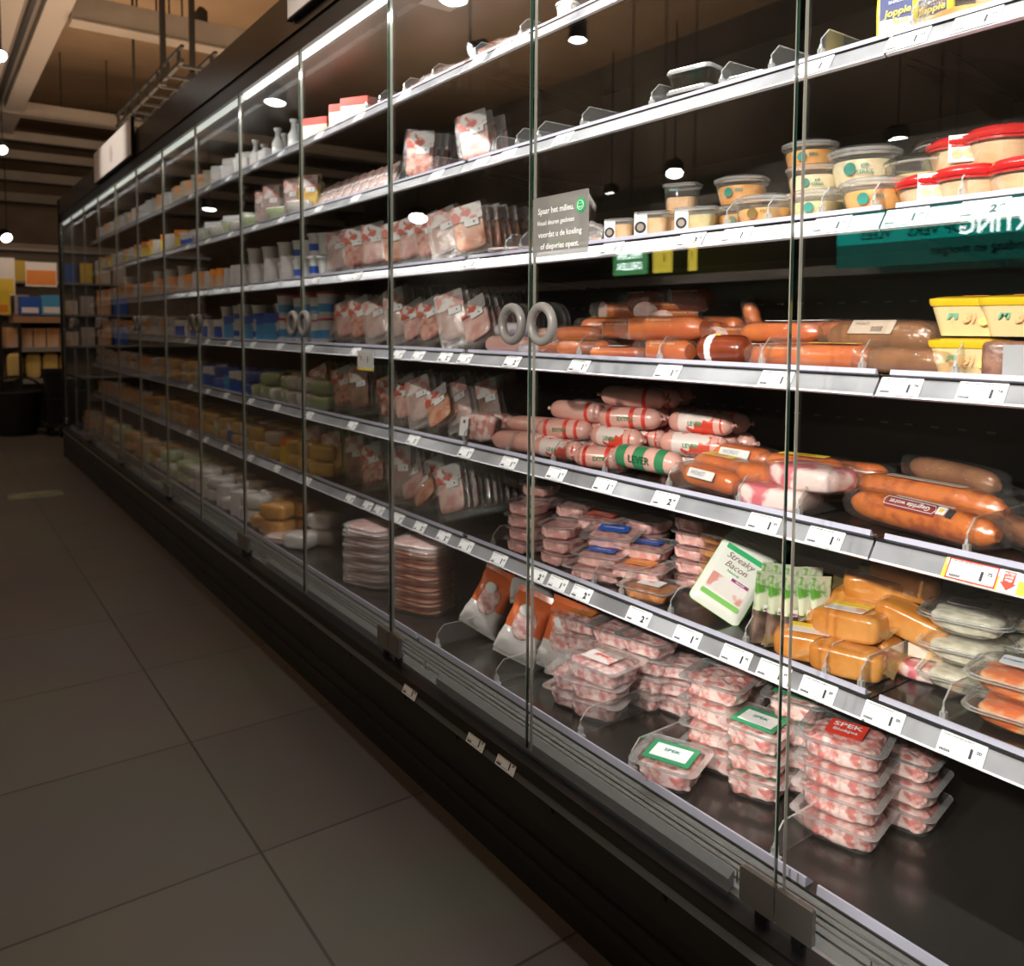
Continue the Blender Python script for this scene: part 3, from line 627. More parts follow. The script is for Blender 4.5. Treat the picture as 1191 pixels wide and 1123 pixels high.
def tub(key, content, r0=.044, r1=.054, h=.05, lid=PLAST, name='spread_tub', badge=None, fill=.85, text=None, square=False, lidh=.010, cat='tub', rimm=None, dome=0):
    rm = rimm or RIM
    def S(z, r): return (z, r, r*(1 if not square else .8), r if not square else .016)
    a = MB(); a.stack([S(0, r0*.94), S(.003, r0), S(h-.004, r1)], PLAST, n=8, cap=(1, 0)); a.stack([S(h-.005, r1), S(h-.004, r1+.003), S(h-.001, r1+.003), S(h, r1)], rm, n=8, cap=(0, 0))
    c = MB(); hh = h*fill; rr_ = r0+(r1-r0)*fill
    c.stack([S(.002, r0*.93), S(hh*.8, rr_*.95-.001), S(hh*.97, rr_*.9), S(hh, rr_*.5)], content, n=8)
    l = MB(); l.stack([S(h, r1+.003), S(h+.002, r1+.0045), S(h+lidh*.5, r1+.0045), S(h+lidh*.6, r1-.002)], lid if lid is not PLAST else rm, n=8, cap=(0, 0))
    top = [S(h+lidh*.6, r1-.002), S(h+lidh, r1-.006)]+([S(h+lidh+dome, r1*.7)] if dome else [])
    l.stack(top, lid, n=8, cap=(0, 1))
    parts = [('tub', a, None, []), ('filling', c, None, []), ('lid', l, None, [])]
    if badge:
        g_ = MB(); rm_ = (r0+(r1-r0)*.55)+.0007
        tf = T(0, 0, h*.5) @ RZ(-14) @ T(0, -rm_*(1 if not square else .8), 0) @ RX(90)
        g_.stack([(0, .0095, .0095, .0095), (.0006, .0095, .0095, .0095)], badge, tf=tf, n=6)
        for i, s_ in enumerate(text or ()): put_text(g_, s_, .0085, badge, T(0, 0, h*.56-.009*i) @ RZ(12) @ T(0, -rm_-.0006, 0) @ RX(90), 1)
        parts.append(('printed_badge', g_, None, []))
    kind(key, name, cat, parts)
tub('tub_chicken', CREAM, badge=TEAL, text=('KIP', 'KERRIE'), fill=.8)
tub('tub_spread', ORSAL, badge=TEAL, text=('BBQ',), fill=.8)
tub('tub_orange', ORSAL, badge=mat('olive_ink', (.20, .12, .03), .5), text=('PRET', ''), fill=.72, r0=.046, r1=.056, h=.046)
tub('tub_smokyl', GREENS, badge=TEAL, text=('EI',), fill=.75)
tub('tub_big', CREAM, r0=.052, r1=.062, h=.066, badge=TEAL, text=('KIP', 'KERRIE'), fill=.8)
tub('tub_dark', GREENS, r0=.046, r1=.058, h=.04, lid=DARKPL, fill=.5)
tub('tub_red', HUM, r0=.048, r1=.058, h=.042, lid=REDLID, rimm=REDLID, lidh=.016, dome=.004, name='humus_tub', fill=.9)
a_ = KIND['tub_red']; lb = MB(); lb.stack([(.060, .022, .044, .003), (.0625, .022, .030, .003)], WHITE); lb.box(-.022, .022, -.0585, -.0575, .012, .058, WHITE)
lb.tube([(-.008, -.0590, .026), (-.008, -.0595, .026)], .009, HUM, 12); lb.tube([(.010, -.0590, .026), (.010, -.0595, .026)], .009, HUM, 12)
put_text(lb, 'Johma', .014, RED, T(0, -.0590, .046) @ RX(90), 1)
KIND['tub_red_l'] = (a_[0], a_[1], a_[2]+[('paper_sleeve', lb.data('paper_sleeve'), 'white sleeve with red writing', [])])
tub('tub_joppie', ORSAL, r0=.05, r1=.06, h=.042, fill=.6)
tub('cup_tall', HUM, r0=.030, r1=.034, h=.075, square=True, fill=.68, name='spread_cup', cat='cup', lidh=.004)
tub('jar_squat', GREENS, r0=.036, r1=.042, h=.052, square=True, fill=.78, name='spread_cup', cat='cup', lidh=.005)
tub('cup_small', HUM, r0=.030, r1=.033, h=.052, square=True, fill=.82, name='spread_cup', cat='cup', lidh=.004)
for kk in ('cup_small', 'jar_squat'):
    lb = MB(); lb.box(-.032, -.006, -.0275, -.0268, .004, .050, WHITE) if kk == 'cup_small' else lb.box(-.038, -.010, -.0335, -.0328, .004, .050, WHITE)
    ox = -.019 if kk == 'cup_small' else -.024; oy = -.0279 if kk == 'cup_small' else -.0339
    lb.tube([(ox, oy, .024), (ox, oy-.0006, .024)], .0115, INK, 16); lb.tube([(ox, oy-.0007, .024), (ox, oy-.001, .024)], .007, mat('portrait_tone', (.35, .28, .22), .5), 14)
    KIND[kk+'_l'] = KIND[kk][:2]+(KIND[kk][2]+[('portrait_label', lb.data('portrait_label'), 'white label with a dark round portrait', [])],)
# shallow rectangular lidded box (yellow lid)
def ricebox(key):
    a = MB(); a.stack([(0, .044, .036, .008), (.045, .056, .046, .01)], mat('cream_tub', (.85, .66, .34), .35, coat=.5), cap=(1, 0))
    l = MB(); l.stack([(.045, .058, .048, .01), (.050, .060, .050, .01), (.056, .060, .050, .01), (.058, .054, .044, .01), (.060, .04, .03, .01)], YLID)
    p = MB(); tf = T(-.012, -.0435, .025) @ RX(78)
    put_text(p, 'M', .020, GREEN, tf @ T(-.016, .006, .002), 1, 1); put_text(p, '3i', .024, ORP, tf @ T(.006, .002, .002), 1, 1)
    p.stack([(.002, .006, .006, .006, (.026, -.004)), (.0025, .006, .006, .006, (.026, -.004))], YEL, tf=tf)
    p.stack([(.0605, .018, .022, .004), (.061, .018, .022, .004)], ORP); p.stack([(.0612, .012, .008, .004), (.0616, .012, .008, .004)], INK)
    kind(key, 'salad_box', 'salad box', [('tub', a, None, []), ('lid', l, 'yellow lid', []), ('printing', p, None, [])])
ricebox('box_yellow')
a = MB(); a.blob(.05, .04, .03, MEAT['brown'], e=.25, c=(0, 0, .03)); b = MB(); b.box(-.02, .02, -.0425, -.041, .006, .054, GREY); kind('dark_block', 'pate_block', 'pate', [('pate', a, None, []), ('barcode_label', b, None, [])])

def tray(key, m, hw=.058, hd=.050, h=.042, name='diced_meat_tray', lab=None, flange=.012, mname='meat', film=FILM, amp=.006, fr=55, cat='meat tray', rad=.018):
    a = MB(); a.stack([(0, hw*.84, hd*.84, rad), (.004, hw*.88, hd*.88, rad), (h, hw, hd, rad)], PLAST, n=5, cap=(1, 0))
    a.stack([(h, hw, hd, rad), (h+.0008, hw+flange, hd+flange, rad), (h+.0018, hw+flange, hd+flange, rad)], RIM, n=5, cap=(0, 0))
    a2 = MB(); a2.stack([(h+.0015, hw+flange, hd+flange, rad), (h+.003, hw, hd, rad)], film, n=5, cap=(0, 1))
    c = MB(); c.blob(hw*.94, hd*.94, h*.46, m, e=.42, nu=64, nv=26, amp=amp*1.15, fr=fr*1.4, seed=len(key), c=(0, 0, h*.5), ez=.42)
    parts = [('tray', a, None, []), (mname, c, None, []), ('top_film', a2, None, [])]
    if lab:
        l = MB(); lm, lw_, lh_, txts, in_ = lab; z = h+.0048
        l.stack([(z, lw_, lh_, .002), (z+.0005, lw_, lh_, .002)], lm)
        if in_: l.stack([(z+.0007, lw_*.78, lh_*.66, .001), (z+.0010, lw_*.78, lh_*.66, .001)], in_)
        for s_, sz, mm, dx, dy in txts: put_text(l, s_, sz, mm, T(dx, dy, z+.0016), 1)
        parts.append(('paper_label', l, None, []))
    kind(key, name, cat, parts)
tray('tray_spek_red', MEAT['spek'], .062, .056, .040, lab=(RED, .030, .028, [('SPEK', .022, WHITE, 0, .009), ('Blokjes', .014, WHITE, 0, -.011)], None))
tray('tray_spek_green', MEAT['spek'], .050, .046, .040, lab=(GREEN, .042, .034, [('SPEK', .014, TEAL, 0, .004)], WHITE))
tray('tray_spek', MEAT['spek'], .055, .048, .040)
tray('tray_mince', MEAT['mince'], .050, .044, .036)
tray('tray_mince_o', MEAT['mince'], .052, .046, .036, lab=(ORP, .03, .02, [('GEHAKT', .011, WHITE, 0, 0)], None))
tray('tray_mince_p', MEAT['mince'], .066, .052, .040, lab=(PRINTP, .036, .026, [('SPEK', .016, RED, 0, 0)], None))
tray('tray_round', MEAT['pork'], .042, .042, .030, rad=.03, flange=.009, name='chopped_meat_tub', mname='chopped_meat')
tray('tray_blue', MEAT['pork'], .056, .050, .032, lab=(BLUE, .036, .020, [('HAMREEPJES', .009, WHITE, 0, 0)], None), name='chopped_meat_tray')
tray('tray_redlabel', MEAT['pork'], .056, .050, .032, lab=(mat('salmon_print', (.75, .16, .10), .4), .036, .020, [('REEPJES', .011, WHITE, 0, 0)], None), name='chopped_meat_tray')
tray('tray_orangelabel', MEAT['pork'], .062, .050, .026, lab=(ORP, .034, .022, [('KIPREEPJES', .009, WHITE, 0, 0)], None), name='chopped_meat_tray')
tray('tray_shawarma', MEAT['shawarma'], .054, .046, .028, lab=(WHITE, .028, .020, [('KIP', .010, RED, 0, 0)], None), name='chicken_strip_tray')
tray('tray_shawarma_plain', MEAT['shawarma'], .054, .046, .028, name='chicken_strip_tray')

def clam(key, m, hw=.072, hd=.060, name='salad_clamshell', lab=WHITE, txt=('DELI SALADE', BLUE)):
    a = MB(); a.stack([(0, hw*.62, hd*.62, .03), (.006, hw*.74, hd*.74, .03), (.030, hw, hd, .03)], PLAST, n=6, cap=(1, 0))
    a.stack([(.030, hw, hd, .03), (.0305, hw+.008, hd+.008, .03), (.0325, hw+.008, hd+.008, .03)], RIM, n=6, cap=(0, 0))
    l = MB(); l.stack([(.0330, hw+.007, hd+.007, .03), (.0345, hw, hd, .03), (.046, hw*.86, hd*.86, .03), (.051, hw*.7, hd*.7, .03)], PLAST, n=6, cap=(0, 1))
    l.tube([(x, y, .035) for x, y in rr(hw+.003, hd+.003, .03, 6)+[rr(hw+.003, hd+.003, .03, 6)[0]]], .0012, RIM, 6, cap=False)
    c = MB(); c.blob(hw*.80, hd*.80, .0165, m, e=.5, nu=40, nv=14, amp=.006, fr=45, seed=5, c=(0, 0, .020))
    p = MB(); p.stack([(.0518, .034, .022, .006), (.0523, .034, .022, .006)], lab); put_text(p, txt[0], .010, txt[1], T(0, 0, .053), 1)
    kind(key, name, 'salad', [('base', a, None, []), ('salad', c, None, []), ('lid', l, None, []), ('paper_label', p, None, [])])
clam('clam_white', SALAD, lab=mat('smoke_print', (.35, .36, .38), .4), txt=('SALADE', BLUE)); clam('clam_orange', CARROT, .074, .06, txt=('KOMKOMMER', BLUE))

# green and white bacon packs
a = MB(); a.stack([(0, .060, .088, .012), (.002, .060, .088, .012), (.010, .052, .078, .012), (.013, .044, .07, .012)], mat('pale_paper', (.78, .78, .72), .4, coat=.3), tf=T(0, 0, .088) @ FR)
b = MB(); b.stack([(.0135, .042, .020, .004, (0, -.030)), (.0140, .042, .020, .004, (0, -.030))], PRINTP, tf=T(0, 0, .088) @ FR)
g_ = MB(); tf = T(0, 0, .088) @ FR
g_.stack([(.0022, .0605, .0885, .012), (.0030, .0575, .0845, .012)], LGREEN, tf=tf)
g_.stack([(.0136, .045, .006, .003, (0, .058)), (.0141, .045, .006, .003, (0, .058))], mat('mid_green_print', (.03, .40, .14), .4), tf=tf)
g_.stack([(.0136, .045, .006, .003, (0, -.06)), (.0141, .045, .006, .003, (0, -.06))], LGREEN, tf=tf)
w_ = MB(); put_text(w_, 'Streaky', .021, mat('bacon_ink', (.25, .17, .16), .5), tf @ T(-.004, .040, .0150), 0, 1); put_text(w_, 'Bacon', .021, MT['bacon_ink'], tf @ T(-.004, .020, .0150), 0, 1)
put_text(w_, 'Natural', .009, mat('mid_green_print'), tf @ T(-.004, .006, .0150)); w_.box(.0, .040, -.010, -.003, .0145, .0152, PURP, tf=tf); put_text(w_, 'Gerookt', .006, WHITE, tf @ T(.020, -.0065, .0158), 1)
kind('bacon_green', 'bacon_pack', 'bacon', [('wrapper', a, None, []), ('picture_panel', b, None, []), ('green_border', g_, 'green border stripes', []), ('lettering', w_, None, [])])
# bacon slab pack
a = MB(); a.blob(.070, .050, .022, MEAT['bacon'], e=.45, nu=36, nv=12, amp=.005, fr=25, c=(0, 0, .022)); f = MB(); f.blob(.080, .058, .024, FILM, e=.4, nu=32, nv=10, amp=.004, fr=30, c=(0, 0, .024))
kind('bacon_slab', 'bacon_pack', 'bacon', [('meat', a, None, []), ('film', f, None, [])])
# snack sachets standing: pinched top, full bottom
def sachet(key, m1, m2, hw=.022, h=.125):
    a = MB(); secs = []
    for i in range(9):
        t = i/8; th = .011*math.sin(math.pi*min(1, .12+t*.9))**.8+.001
        secs.append((t*h, hw*(1-.12*math.sin(math.pi*t)), th, .01))
    a.stack(secs[:5], m2); a.stack(secs[4:], m1)
    b = MB(); b.stack([(h, hw, .0012, .001), (h+.012, hw, .0012, .001)], m1); b.stack([(-.002, hw, .0012, .001), (.004, hw, .0012, .001)], m2)
    c = MB(); c.box(-hw*.3, hw*.3, -.0132, -.0125, h*.50, h*.60, WHITE); put_text(c, 'Mini', .008, PURP, T(0, -.0138, h*.53) @ RX(90), 1, 1)
    kind(key, 'snack_sachet', 'snack bag', [('bag', a, None, []), ('crimped_seal', b, None, []), ('printing', c, None, [])])
sachet('snack', GWRAP, BWRAP)
# orange-cased smoked cheese or chicken blocks
def block(key, lab=False, hw=.062, hd=.034, hz=.026):
    a = MB(); a.blob(hw, hd, hz, ORG, e=.42, nu=32, nv=14, amp=.003, fr=22, c=(0, 0, hz))
    f = MB()
    for s_ in (-1, 1):
        f.add([(s_*hw*.93, y*.7, hz) for y in (-hd, -hd*.3, hd*.3, hd)]+[(s_*(hw+.018), y, hz*.8+.003*i) for i, y in enumerate((-hd, -hd*.3, hd*.3, hd))], [(0, 1, 5, 4), (1, 2, 6, 5), (2, 3, 7, 6)], YELF)
    parts = [('block', a, None, []), ('film_end', f, None, [])]
    if lab: parts.append(('paper_label', flatlabel(.070, .046, PRINTP, hz*2+.0015, 0, texts=()).stack([(hz*2+.003, .035, .010, .002, (0, .013)), (hz*2+.0036, .035, .010, .002, (0, .013))], YEL), 'yellow and picture label', []))
    kind(key, 'smoked_chicken_pack', 'meat pack', parts)
block('block_plain'); block('block_label', True)
# chips style bag
def bag(key, top, bot, hw=.065, h=.165, name='meat_bag', cat='bag', words=None):
    a = MB(); secs = []; n = 11
    for i in range(n):
        t = i/(n-1); th = .034*math.sin(math.pi*(.06+.9*t))**.7; secs.append((t*h, hw*(.98-.10*math.sin(math.pi*t)), max(.002, th), .03))
    a.stack(secs[:5], bot, n=5); a.stack(secs[4:], top, n=5)
    for i, v in enumerate(a.v):
        q = Vector(v); q += Vector((1, 1, 0))*noise.noise(q*38)*.008; a.v[i] = tuple(q)
    b = MB(); b.stack([(h-.002, hw, .002, .001), (h+.016, hw*1.02, .0015, .001)], top); b.stack([(-.012, hw, .0015, .001), (.002, hw*.98, .002, .001)], WWRAP)
    c = MB(); c.blob(.032, .006, .040, MEAT['mince'], e=.8, nu=20, nv=10, amp=.003, fr=60, c=(.0, -.031, h*.52)); c.blob(.018, .004, .016, WHITE, e=.9, c=(-.01, -.036, h*.74)); 
    kind(key, name, cat, [('bag', a, None, []), ('crimped_seal', b, None, []), ('picture_window', c, None, [])])
bag('bag_orange', OWRAP, WWRAP)
# diced bacon pouch
a = MB(); a.blob(.060, .018, .034, MEAT['spek'], e=.5, nu=40, nv=16, amp=.007, fr=60, c=(0, 0, .038)); f = MB(); f.stack([(0, .064, .004, .003), (.012, .062, .020, .012), (.05, .062, .020, .012), (.078, .066, .002, .001)], FILM, n=4)
l = MB(); l.box(-.045, -.020, -.0245, -.0235, .012, .060, WHITE); l.box(-.036, -.030, -.0252, -.0245, .044, .052, INK)
kind('diced_pouch', 'diced_bacon_pouch', 'meat pack', [('diced_bacon', a, None, []), ('pouch', f, None, []), ('paper_label', l, None, [])])
# crumpled clear bag
a = MB(); a.blob(.030, .018, .032, FILMW, e=.8, nu=20, nv=12, amp=.014, fr=45, c=(0, 0, .032)); b = MB(); b.blob(.016, .010, .012, MEAT['orange'], e=.8, c=(.004, 0, .013), amp=.003)
kind('clear_bag', 'crumpled_clear_bag', 'bag', [('bag', a, None, []), ('meat', b, None, [])])
# clear empty boxes and lying things on the second shelf
a = MB(); a.stack([(0, .044, .040, .01), (.028, .050, .046, .012)], DARKPL, cap=(1, 0)); a.stack([(.003, .042, .038, .01), (.022, .046, .042, .01)], mat('dark_olives', (.02, .02, .012), .3))
l = MB(); l.stack([(.028, .052, .048, .012), (.032, .053, .049, .012), (.038, .050, .046, .012), (.040, .044, .040, .01)], RIM, cap=(0, 0)); l.stack([(.0395, .044, .040, .01), (.0400, .044, .040, .01)], DARKPL)
kind('dark_box', 'clear_lidded_box', 'box', [('tub', a, None, []), ('lid', l, 'clear rimmed lid', [])])
# sauce bottle
def bottle():
    a = MB(); a.stack([(0, .026, .018, .016), (.004, .030, .021, .018), (.06, .031, .022, .018), (.10, .029, .02, .018), (.125, .022, .016, .016), (.135, .014, .014, .014)], mat('yellow_bottle', (.88, .68, .04), .3, coat=.5), n=6)
    c = MB(); c.stack([(.135, .015, .015, .015), (.16, .012, .012, .012), (.163, .006, .006, .006)], YLID, n=6)
    l = MB(); l.stack([(0, .023, .048, .006), (.001, .023, .048, .006)], NAVY, tf=T(0, -.0222, .062) @ RX(90)); l.stack([(.0012, .023, .016, .003, (0, -.040)), (.002, .023, .016, .003, (0, -.040))], WHITE, tf=T(0, -.0222, .062) @ RX(90))
    tf = T(0, -.0245, .062) @ RX(90) @ RZ(8)
    put_text(l, 'Joppie', .015, YEL, tf @ T(0, -.014, .0008), 1, 1); put_text(l, 'Saus', .013, YEL, tf @ T(.002, -.028, .0008), 1, 1)
    for i, s_ in enumerate(('VOOR ELKE', 'FRIET', 'SNACK')): put_text(l, s_, .0065, WHITE, tf @ T(0, .022-.010*i, .0008))
    kind('sauce_bottle', 'sauce_bottle', 'bottle', [('bottle', a, None, []), ('cap', c, None, []), ('label_print', l, 'navy label with yellow script', [])])
bottle()
a = MB(); a.blob(.045, .020, .010, YLID, e=.7, amp=.003, fr=40, c=(0, 0, .010)); kind('yellow_sachet', 'yellow_sachet', 'sachet', [('sachet', a, None, [])])
a = MB(); a.blob(.04, .014, .007, mat('sky_blue_pack', (.08, .38, .72), .35, coat=.4), e=.5, c=(0, 0, .007)); kind('blue_sachet', 'blue_sachet', 'sachet', [('sachet', a, None, [])])
a = MB(); a.stack([(0, .045, .045, .045), (.02, .058, .058, .058), (.05, .060, .060, .060)], mat('frosted_bowl', (.62, .58, .46), .3, coat=.4), n=8); b = MB(); b.stack([(.050, .063, .063, .063), (.056, .063, .063, .063), (.060, .05, .05, .05)], PLAST, n=8)
kind('frosted_bowl', 'lidded_bowl', 'bowl', [('bowl', a, None, []), ('lid', b, None, [])])
# boxes, pots, bottles for the far sections
def carton(key, m, top=None, hw=.05, hd=.03, h=.10, name='carton', cat='box', band=None):
    a = MB(); a.stack([(0, hw, hd, .003), (h, hw, hd, .003)], m, smooth=False)
    p = [('box', a, None, [])]
    if top: b = MB(); b.stack([(h*.66, hw+.0005, hd+.0005, .003), (h+.0006, hw+.0005, hd+.0005, .003)], top, smooth=False); p.append(('printed_top', b, None, []))
    if band: b = MB(); b.stack([(h*.2, hw+.0006, hd+.0006, .003), (h*.5, hw+.0006, hd+.0006, .003)], band, smooth=False); p.append(('printed_band', b, None, []))
    kind(key, name, cat, p)
carton('carton_redwhite', mat('cream_carton', (.70, .62, .52), .5, noise_col=(.72, .45, .2), nscale=20, nw=(.55, .62)), RED, .055, .035, .075)
carton('carton_white', mat('white_carton', (.62, .58, .56), .5, noise_col=(.45, .40, .38), nscale=14), None, .05, .035, .10)
carton('carton_beige', mat('beige_carton', (.45, .36, .26), .5, noise_col=(.55, .45, .3), nscale=12), None, .04, .03, .11)
carton('carton_orange', mat('orange_carton', (.60, .30, .10), .5, noise_col=(.68, .5, .38), nscale=10), ORP, .05, .035, .10)
carton('carton_blue', BLUE, WHITE, .05, .035, .10); carton('carton_skyblue', MT['sky_blue_pack'], BLUE, .05, .03, .12)
carton('carton_yellow', YEL, ORP, .045, .03, .11); carton('carton_green', mat('pale_green_carton', (.42, .50, .28), .5), WHITE, .05, .03, .09)
def pot(key, m, lid, r=.038, h=.075, band=None, name='yoghurt_pot'):
    a = MB(); a.stack([(0, r*.82, r*.82, r), (h, r, r, r)], m, n=6); l = MB(); l.stack([(h, r+.003, r+.003, r), (h+.008, r+.003, r+.003, r), (h+.009, r-.002, r-.002, r)], lid, n=6)
    p = [('pot', a, None, []), ('lid', l, None, [])]
    if band: b = MB(); b.stack([(h*.25, r*.87+.001, r*.87+.001, r), (h*.6, r*.93+.001, r*.93+.001, r)], band, n=6, cap=(0, 0)); p.append(('printed_band', b, None, []))
    kind(key, name, 'pot', p)
pot('pot_white', WHP, WHP, band=BLUE); pot('pot_red', WHP, REDLID, .04, .09, band=MT['sky_blue_pack']); pot('pot_plain', WHP, WHP, .036, .07)
pot('pot_yellow', mat('yellow_pot', (.72, .5, .12), .4), WHP, .038, .08)
a = MB(); a.stack([(0, .024, .024, .024), (.07, .026, .026, .026), (.095, .012, .012, .012), (.12, .011, .011, .011)], WHP, n=6); b = MB(); b.stack([(.12, .016, .016, .016), (.135, .018, .018, .018)], WHP, n=6)
kind('white_bottle', 'dressing_bottle', 'bottle', [('bottle', a, None, []), ('cap', b, None, [])])
def lump(key, m, film=YELF, name='cheese_pack', cat='cheese', hw=.06, hd=.045, hz=.03):
    a = MB(); a.blob(hw, hd, hz, m, e=.45, amp=.004, fr=25, c=(0, 0, hz)); f = MB(); f.blob(hw+.008, hd+.006, hz+.002, film, e=.5, amp=.006, fr=30, c=(0, 0, hz+.002)); kind(key, name, cat, [('contents', a, None, []), ('film', f, None, [])])
lump('lump_yellow', mat('cheese')); lump('lump_orange', ORG); lump('lump_white', mat('white_cheese', (.62, .59, .54), .5), FILMW); lump('lump_brown', SAUSB, name='snack_pack', cat='snack')
lump('lump_blue', BLUE, FILM, 'blue_pack', 'pack'); lump('lump_green', mat('pale_green_carton'), FILM, 'salad_pack', 'salad')

# shelf dividers
a = MB(); a.prism([(0, .002), (0, .034), (.022, .055), (.26, .055), (.26, .002)], -.0009, .0009, clear('divider_plastic', (.94, .95, .94), .05, .55, .03, milk=.04, power=2.0))
a.prism([(0, .002), (0, .034), (.0012, .0335), (.0012, .002)], -.0012, .0012, RIM); a.prism([(0, .034), (.022, .055), (.022, .0535), (.0012, .0335)], -.0012, .0012, RIM); a.prism([(.022, .055), (.26, .055), (.26, .0537), (.022, .0537)], -.0012, .0012, RIM)
b = MB(); b.box(-.003, .006, -.0045, -.0016, 0, .018, RIM); b.box(-.003, .006, .0016, .0045, 0, .018, RIM); b.box(-.006, .009, -.009, .009, -.001, .003, RIM); b.prism([(-.003, .018), (.006, .018), (0, .026)], -.002, .002, RIM)
DIV = [('plate', a.data('plate')), ('clip', b.data('clip'))]

# price cards
CARD = MB().stack([(0, .033, .0158, .001), (.0006, .033, .0158, .001)], WHITE).data('card')
def tiny(b, w_, x0, x1, y, m=GREYINK, h=.0011, z=.0008):
    x = x0; q = random.Random(int(w_*991))
    while x < x1:
        l_ = .0015+q.random()*.0045; b.box(x, min(x+l_, x1), y-h/2, y+h/2, z, z+.0002, m); x += l_+.0009
CT = {}
def cardtext(big, small, var):
    k = (big, small, var)
    if k not in CT:
        b = MB(); tiny(b, var+.1, -.028, .014, .0125, INK, .0013); tiny(b, var+.2, -.029, -.016, .0065); tiny(b, var+.3, -.029, -.012, -.006); 
        for i in range(14): b.box(-.029+i*.0011, -.0284+i*.0011+.0004*(i % 3 == 0), -.0125, -.0085, .0008, .001, INK)
        tiny(b, var+.4, -.010, .012, -.012)
        put_text(b, big, .0185, INK, T(.0140, -.0035, .001), 3); put_text(b, small, .0072, INK, T(.0245, .0020, .001), 2); b.box(.024, .0255, -.0125, -.011, .0008, .001, INK)
        CT[k] = b.data('price_print')
    return CT[k]
RT = Matrix.Rotation(0, 4, 'X')
def price_card(px, py, i, big, small, lab, group=None, Y=None, promo=False):
    z = SZ[i]; y = Y if Y is not None else Yp(px, .218, py)
    # card plane follows the rail's slope: up vector (.0165, .0245), normal facing the aisle
    up = Vector((.0165, 0, .0245)).normalized(); rt = Vector((0, -1, 0)); nn = rt.cross(up)
    m = Matrix((rt, up, nn)).transposed().to_4x4(); m.translation = Vector((.2178, y, z-.0158))+nn*.0012
    o = link('price_card', CARD, None, lab, 'price card', group); o.matrix_world = m
    o.rotation_mode = 'XYZ'
    if promo:
        b = MB(); b.box(-.040, .075, -.0160, .0160, -.0006, -.0001, YEL); b.box(-.037, .072, .004, .0160, -.00008, .0001, WHITE)
        b.box(-.0345, .0345, .0140, .0160, .0007, .001, RED); b.box(-.0345, .0345, -.0160, -.0140, .0007, .001, RED); b.box(-.0345, -.0325, -.016, .016, .0007, .001, RED); b.box(.0325, .0345, -.016, .016, .0007, .001, RED)
        b.box(.037, .062, -.016, .016, .0004, .0006, WHITE)
        b.box(.042, .057, -.003, .014, .0007, .0010, RED); b.prism([(.0385, -.003), (.0605, -.003), (.0495, -.0145)], .0007, .0010, RED, 'z')
        for q, s_ in enumerate(('ALTIJD', 'LAGE', 'PRIJS')): put_text(b, s_, .0045, WHITE, T(.0495, .0105-.005*q, .0014), 1)
        link('promotion_frame', b.data('promotion_frame'), o, 'red frame with a down arrow')
    link('price_print', cardtext(big, small, int(px) % 5), o)
    return o
# ================================================================== WHAT STANDS ON THE SHELVES
SN = ['top shelf', 'second shelf', 'third shelf', 'fourth shelf', 'fifth shelf', 'sixth shelf', 'bottom tray']
ORD = 'first second third fourth fifth sixth seventh eighth ninth tenth eleventh twelfth thirteenth fourteenth fifteenth sixteenth seventeenth eighteenth nineteenth twentieth'.split()
ORD += ['twenty-'+x for x in ORD[:9]]+['thirtieth']+['thirty-'+x for x in ORD[:9]]+['fortieth']
def zof(i): return (SZ+[TRAYZ])[i]
def put(key, i, px, dep, label, yaw=0, lean=0, roll=0, dz=0, py=None, group=None, scale=1, dy=0):
    X = (.240 if i < 6 else .105)+dep
    y = Yp(px, X, py or [60, 150, 260, 400, 540, 700, 820][i])+dy
    return place(key, label, (X, y, zof(i)+dz+.0006), yaw, lean, roll, group, scale)

# ---- dividers
dv = {0: [425, 441, 470, 503, 552, 605, 663], 1: [500, 573, 601, 626, 677, 757, 838, 895, 952, 1056], 2: [588, 605, 845, 893, 955, 1016, 1117],
      3: [673, 767, 886, 1003, 1112], 4: [540, 590, 643, 703, 778, 860, 930, 1128], 5: [573, 690, 722, 780, 868, 962, 1004, 1102], 6: [508, 577, 675, 735, 905]}
for i, xs in dv.items():
    for n, px in enumerate(xs):
        X = .238 if i < 6 else .088
        o = link('shelf_divider', None, None, 'clear chamfered plastic divider on the %s, %s one from the left' % (SN[i], ['first', 'second', 'third', 'fourth', 'fifth', 'sixth', 'seventh', 'eighth', 'ninth', 'tenth'][n]), 'shelf divider', None, None,
                 (X, Yp(px, X, [60, 150, 260, 400, 540, 700, 820][i]), zof(i)+(.001 if i < 6 else .008)))
        for nm, d in DIV: link(nm, d, o)

# ---- price cards
pc = {0: [(470, '1', '29'), (556, '1', '89'), (583, '1', '45'), (603, '1', '99')],
      1: [(1131, '1', '99'), (1052, '1', '99'), (945, '1', '39'), (655, '2', '19'), (591, '2', '49'), (560, '1', '89'), (508, '2', '29')],
      2: [(1144, '2', '09'), (1053, '1', '69'), (967, '1', '59'), (857, '1', '59'), (804, '3', '49'), (712, '1', '79'), (548, '2', '19')],
      3: [(1143, '1', '74'), (1048, '1', '79'), (903, '1', '49'), (777, '1', '29'), (674, '1', '35'), (596, '2', '19'), (541, '1', '99'), (518, '2', '25'), (487, '1', '89'), (464, '1', '99')],
      4: [(961, '1', '33'), (889, '1', '59'), (774, '2', '09'), (703, '1', '19'), (647, '1', '25'), (592, '1', '85'), (542, '1', '95'), (481, '2', '15')],
      5: [(1122, '1', '00'), (1029, '1', '00'), (952, '1', '89'), (900, '1', '49'), (856, '1', '95'), (799, '1', '89'), (742, '2', '69'), (676, '2', '49'), (648, '1', '55'), (624, '2', '39'), (580, '1', '65'), (542, '1', '75'), (516, '2', '05'), (489, '2', '35'), (464, '1', '45'), (442, '1', '15'), (429, '2', '45')]}
